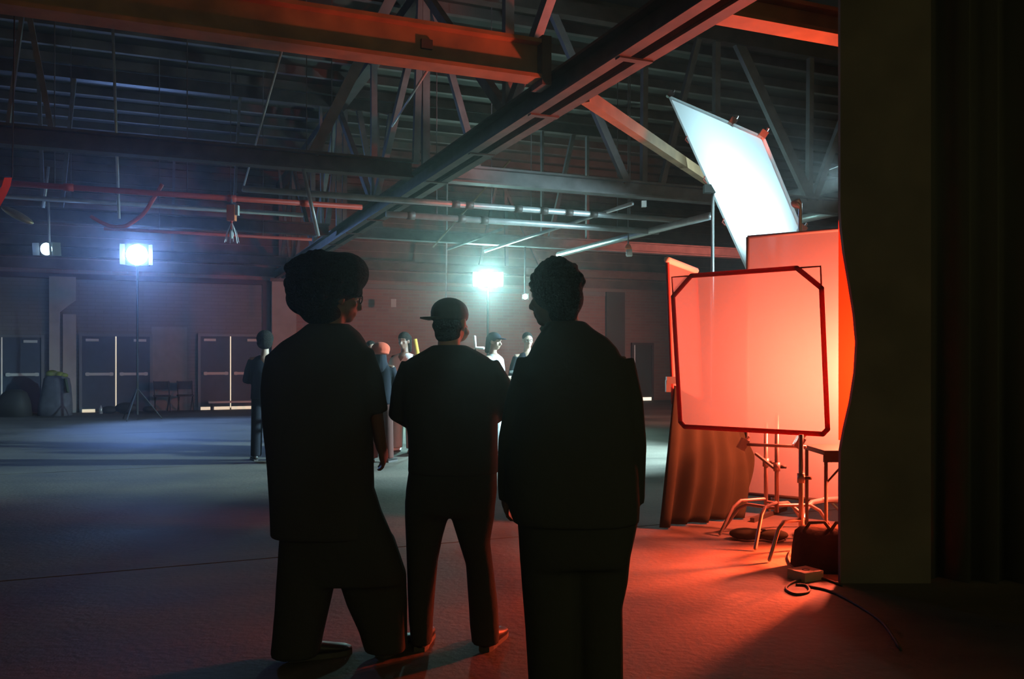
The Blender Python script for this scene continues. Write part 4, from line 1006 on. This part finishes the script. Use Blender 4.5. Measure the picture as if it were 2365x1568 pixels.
m.tube([q(1420, 835, 0), q(1444, 930, 0), q(1456, 1030, 0.0), q(1463, 1120, 0.04), q(1466, 1166, .06)], [0.08, 0.074, 0.066, 0.054, 0.05], 14)
fuse(m, 'jacket', M_SHIRTK, e, 0.012, 4)
m = MB(); m.tube([q(1258, 758, 0.07), q(1290, 750, 0.10), q(1335, 752, 0.05), q(1352, 758, -0.04), q(1300, 770, -0.085), q(1262, 772, -0.02)], 0.02, 8, 1); fuse(m, 'collar', M_SHIRTK, e, 0.009, 2)
m = MB(); m.stack(N.rows([(1170, 1192, 1478, .16), (1230, 1197, 1466, .165), (1280, 1200, 1455, .16), (1300, 1201, 1453, .15)]), 32, 2.6)
m.stack(N.rows([(1250, 1198, 1345, .13), (1350, 1205, 1338, .125), (1450, 1213, 1336, .12), (1568, 1220, 1335, .115), (1650, 1222, 1332, .115)]), 24)
m.stack(N.rows([(1250, 1315, 1460, .13), (1345, 1318, 1450, .125), (1400, 1326, 1438, .12), (1568, 1330, 1440, .115), (1650, 1332, 1440, .115)], 0.02), 24)
fuse(m, 'trousers', M_PANTK, e, 0.012, 4)
add_shoe(q(1275, 1640, -0.05), (-0.25, 1), e); add_shoe(q(1385, 1640, -0.04), (0.1, 1), e)

# ---- the group under the lamps
def far_person(x, Y, height, face, label, shirt, pants, skin, hair='short', arms='down', shoe=None, cap=None, extra=None, lean=0.0, sx=1.0):
    p_ = Vector(((x - CX) * Y / F, Y, 0))
    e = empty('person', p_, label, 'person', 'people gathered under the far lamps', rz=face); e['_local'] = 1      # local +Y is the way they face
    k = height / 1.78
    def V(a, b, z):
        b2 = b + lean * max(0, z - 0.95) ** 1.2; return Vector((a * k, b2 * k, (z - abs(lean) * 0.22 * max(0, z - 0.95)) * k))
    b_ = MB()
    hd = V(0, 0.02, 1.655); L, R = add_head(b_, hd, (0, 1, -0.1 - lean * 0.5), 0.23 * k)
    b_.tube([V(0, 0.0, 1.6), V(0, -.01, 1.5), V(0, -.01, 1.42)], [0.052 * k, 0.056 * k, 0.08 * k], 12, 1)
    b_.tube([V(0, 0, 1.38), V(0, 0, 1.2), V(0, 0, 1.05), V(0, 0, 0.92)], [0.12 * k, 0.125 * k, 0.115 * k, 0.125 * k], 16, 1)
    pose = {'down': ((0.24, 0.0, 1.12), (0.25, 0.06, 0.87)), 'hold': ((0.25, 0.0, 1.12), (0.13, 0.25, 1.10)), 'up': ((0.26, 0.12, 1.2), (0.12, 0.22, 1.42))}
    sl = MB()
    for s_ in (-1, 1):
        el, wr = pose[arms]
        shp = V(s_ * 0.175, 0, 1.40); elp = V(s_ * el[0], el[1], el[2]); wrp = V(s_ * wr[0], wr[1], wr[2])
        b_.tube([V(0, 0, 1.4), shp, elp, wrp], [0.07 * k, 0.055 * k, 0.042 * k, 0.028 * k], 10, 1)
        dd = (wrp - elp).normalized(); add_hand(b_, wrp, dd, (-s_, 0, 0.3), s_, 0.5, k)
        sl.tube([V(s_ * 0.16, 0, 1.40), shp.lerp(elp, 0.5), elp, elp.lerp(wrp, 0.25)], [0.07 * k, 0.066 * k, 0.06 * k, 0.055 * k], 12)
        b_.tube([V(s_ * 0.09, 0, 0.9), V(s_ * 0.11, 0.03, 0.48), V(s_ * 0.12, -0.02, 0.09)], [0.08 * k, 0.055 * k, 0.038 * k], 10, 1)
        add_shoe(V(s_ * 0.12, -0.06, 0), (s_ * 0.25, 1), e, 0.28 * k, shoe)
    fuse(b_, 'body', skin, e, 0.011, 1)
    def st(rr): return [(V(0, 0, r[0]).z, -r[1] * k * sx, r[1] * k * sx, r[2] * k, V(0, 0, r[0]).y + (r[3] if len(r) > 3 else 0) * k) for r in rr]
    sl.stack(st([(1.475, 0.075, 0.06), (1.44, 0.14, 0.09), (1.39, 0.185, 0.115), (1.25, 0.19, 0.135), (1.05, 0.185, 0.14), (0.86, 0.195, 0.145)]), 28, 2.6)
    fuse(sl, 'shirt', shirt, e, 0.015, 3)
    tr2 = MB(); tr2.stack(st([(1.0, 0.165, 0.12), (0.86, 0.185, 0.13), (0.78, 0.185, 0.12)]), 24, 2.6)
    for s_ in (-1, 1):
        tr2.stack([(z_ * k, (s_ * c_ - w_) * k, (s_ * c_ + w_) * k, d_ * k, 0) for z_, c_, w_, d_ in ((0.85, 0.095, 0.09, 0.11), (0.48, 0.11, 0.078, 0.095), (0.06, 0.12, 0.075, 0.09))], 18)
    fuse(tr2, 'trousers', pants, e, 0.015, 3)
    if hair:
        m = MB(); hs = {'short': 1.0, 'big': 1.45, 'long': 1.1}[hair]
        m.ell(L(0, -0.025, 0.05), (0.082 * k * hs, 0.095 * k * hs, 0.082 * k * hs), R)
        if hair == 'long':
            m.tube([L(-0.05, -0.07, 0.04), L(-0.05, -0.09, -0.15)], [0.05, 0.035], 10, 1); m.tube([L(0.05, -0.07, 0.04), L(0.05, -0.09, -0.15)], [0.05, 0.035], 10, 1)
        if hair == 'big': m.ell(L(0, -0.06, -0.02), (0.11 * k, 0.09 * k, 0.09 * k), R)
        fuse(m, 'hair', M_HAIR, e, 0.012, 1)
    if cap:
        m = MB(); m.ell(L(0, -0.012, 0.062), (0.088 * k, 0.104 * k, 0.072 * k), R); m.ell(L(0, 0.12, 0.052), (0.065 * k, 0.075 * k, 0.012 * k), R)
        fuse(m, 'cap', cap, e, 0.010, 1)
    return e, V, k, L
M_NAVY = mat('navy_cloth', (0.022, 0.023, 0.03), 0.95, spec=0.1); M_REDC = mat('red_jersey', (0.5, 0.07, 0.03), 0.95); M_GREYC = mat('grey_knit', (0.5, 0.52, 0.5), 0.95)
far_person(612, 12.4, 1.82, 0.2, 'person in dark clothes with bushy hair standing left of the man with big hair', M_NAVY, M_NAVY, M_SKIN2, 'big', 'hold')
e, V, k, L = far_person(879, 12.2, 1.68, -0.1, 'person in a dark jacket and broad red knitted hat with back turned', M_NAVY, mat('red_lit_trousers', (0.07, 0.022, 0.016), 0.95), M_SKIN, None, 'hold')  # red light on the dark trousers is put into their cloth colour
m = MB(); m.ell(L(0, -0.02, 0.03), (0.135, 0.135, 0.1)); m.tube([L(0.11 * math.cos(t * PI / 8), -0.02 + 0.115 * math.sin(t * PI / 8), -0.03) for t in range(17)], 0.022, 8)
fuse(m, 'knitted_hat', M_REDC, e, 0.012, 2)
m = MB(); m.tube([V(0, -0.01, 1.40), V(0, -0.01, 1.50), V(0, -0.005, 1.575)], [0.13, 0.095, 0.085], 14, 1)
fuse(m, 'raised_collar', M_NAVY, e, 0.012, 2)
far_person(934, 13.5, 1.86, PI - 0.35, 'person in a loose white shirt facing the camera beyond the person in the red hat', M_WHITE, M_GREYC, M_SKIN, 'long', 'hold', M_WHITE, sx=1.15)
far_person(856, 13.9, 1.74, PI + 0.6, 'person in white mostly hidden behind the man with big hair', M_WHITE, M_NAVY, M_SKIN2, 'short', 'hold')
e, V, k, L = far_person(1140, 13.0, 1.84, -PI / 2 - 0.5, 'long-haired person in a grey cap and pale top facing right', M_GREYC, M_WHITE, M_SKIN2, 'long', 'hold', cap=M_NAVY)
e6, V6, k6, L6 = far_person(1218, 14.0, 1.88, PI + 0.25, 'person in a black shirt with glasses standing near the tallest man', M_NAVY, M_NAVY, M_SKIN2, 'short', 'hold')
g = MB()
for s_ in (-1, 1):
    g.tube([L6(s_ * 0.033 + 0.024 * math.cos(t * PI / 6), 0.1, 0.006 + 0.02 * math.sin(t * PI / 6)) for t in range(13)], 0.004, 6)
g.build('glasses', M_BLACK, e6, True)
# things in and beside the group
c = P(1196, 859, 13.55)
o = MB().box(c, (0.10, 0.16, 0.018), Matrix.Rotation(0.2, 3, 'Z')).build('white_folder', M_WHITE); tag(o, 'white folder held out between the capped person and the black-shirted one', 'folder')
e = empty('bracket_stand', Vector((P(1100, 800, 13.2).x, 13.2, 0)), 'pale L-shaped bracket on a thin stand beside the capped person', 'stand')
MB().tube([P(1096, 778, 13.2), P(1098, 803, 13.2), P(1116, 804, 13.2)], 0.024, 8, 1).build('bracket', M_TOPWHITE, e, True)
MB().tube([P(1098, 803, 13.2), (P(1098, 803, 13.2).x, 13.2, 0.02)], 0.012).build('pole', M_BLACK, e)
MB().box((P(1098, 803, 13.2).x, 13.2, 0.012), (0.15, 0.15, 0.012)).build('base_plate', M_BLACK, e)
e = empty('yellow_pole', Vector((P(985, 1040, 13.9).x, 13.9, 0)), 'slanting yellow pole behind the man in the cap', 'pole')
MB().tube([P(958, 783, 13.9), (P(1005, 1040, 13.9).x, 13.9, 0.02)], 0.035, 8).build('shaft', mat('yellow_paint', (0.65, 0.42, 0.06), 0.7), e, True)

# ================================================================== HAZE added to give the lamps halos
HZ = MB().bbox(A0, A1, B0, BW + 0.3, -0.02, ZR + 0.1)
hm = bpy.data.materials.new('thin_haze'); hm.use_nodes = True
nt = hm.node_tree; nt.nodes.remove(nt.nodes['Principled BSDF'])
vsn = nt.nodes.new('ShaderNodeVolumeScatter'); vsn.inputs['Density'].default_value = 0.009; vsn.inputs['Anisotropy'].default_value = 0.9
nt.links.new(vsn.outputs[0], nt.nodes['Material Output'].inputs['Volume'])
o = HZ.build('haze', hm); tag(o, 'thin haze added to the hall to spread halos round the lamps', 'haze', kind='stuff')
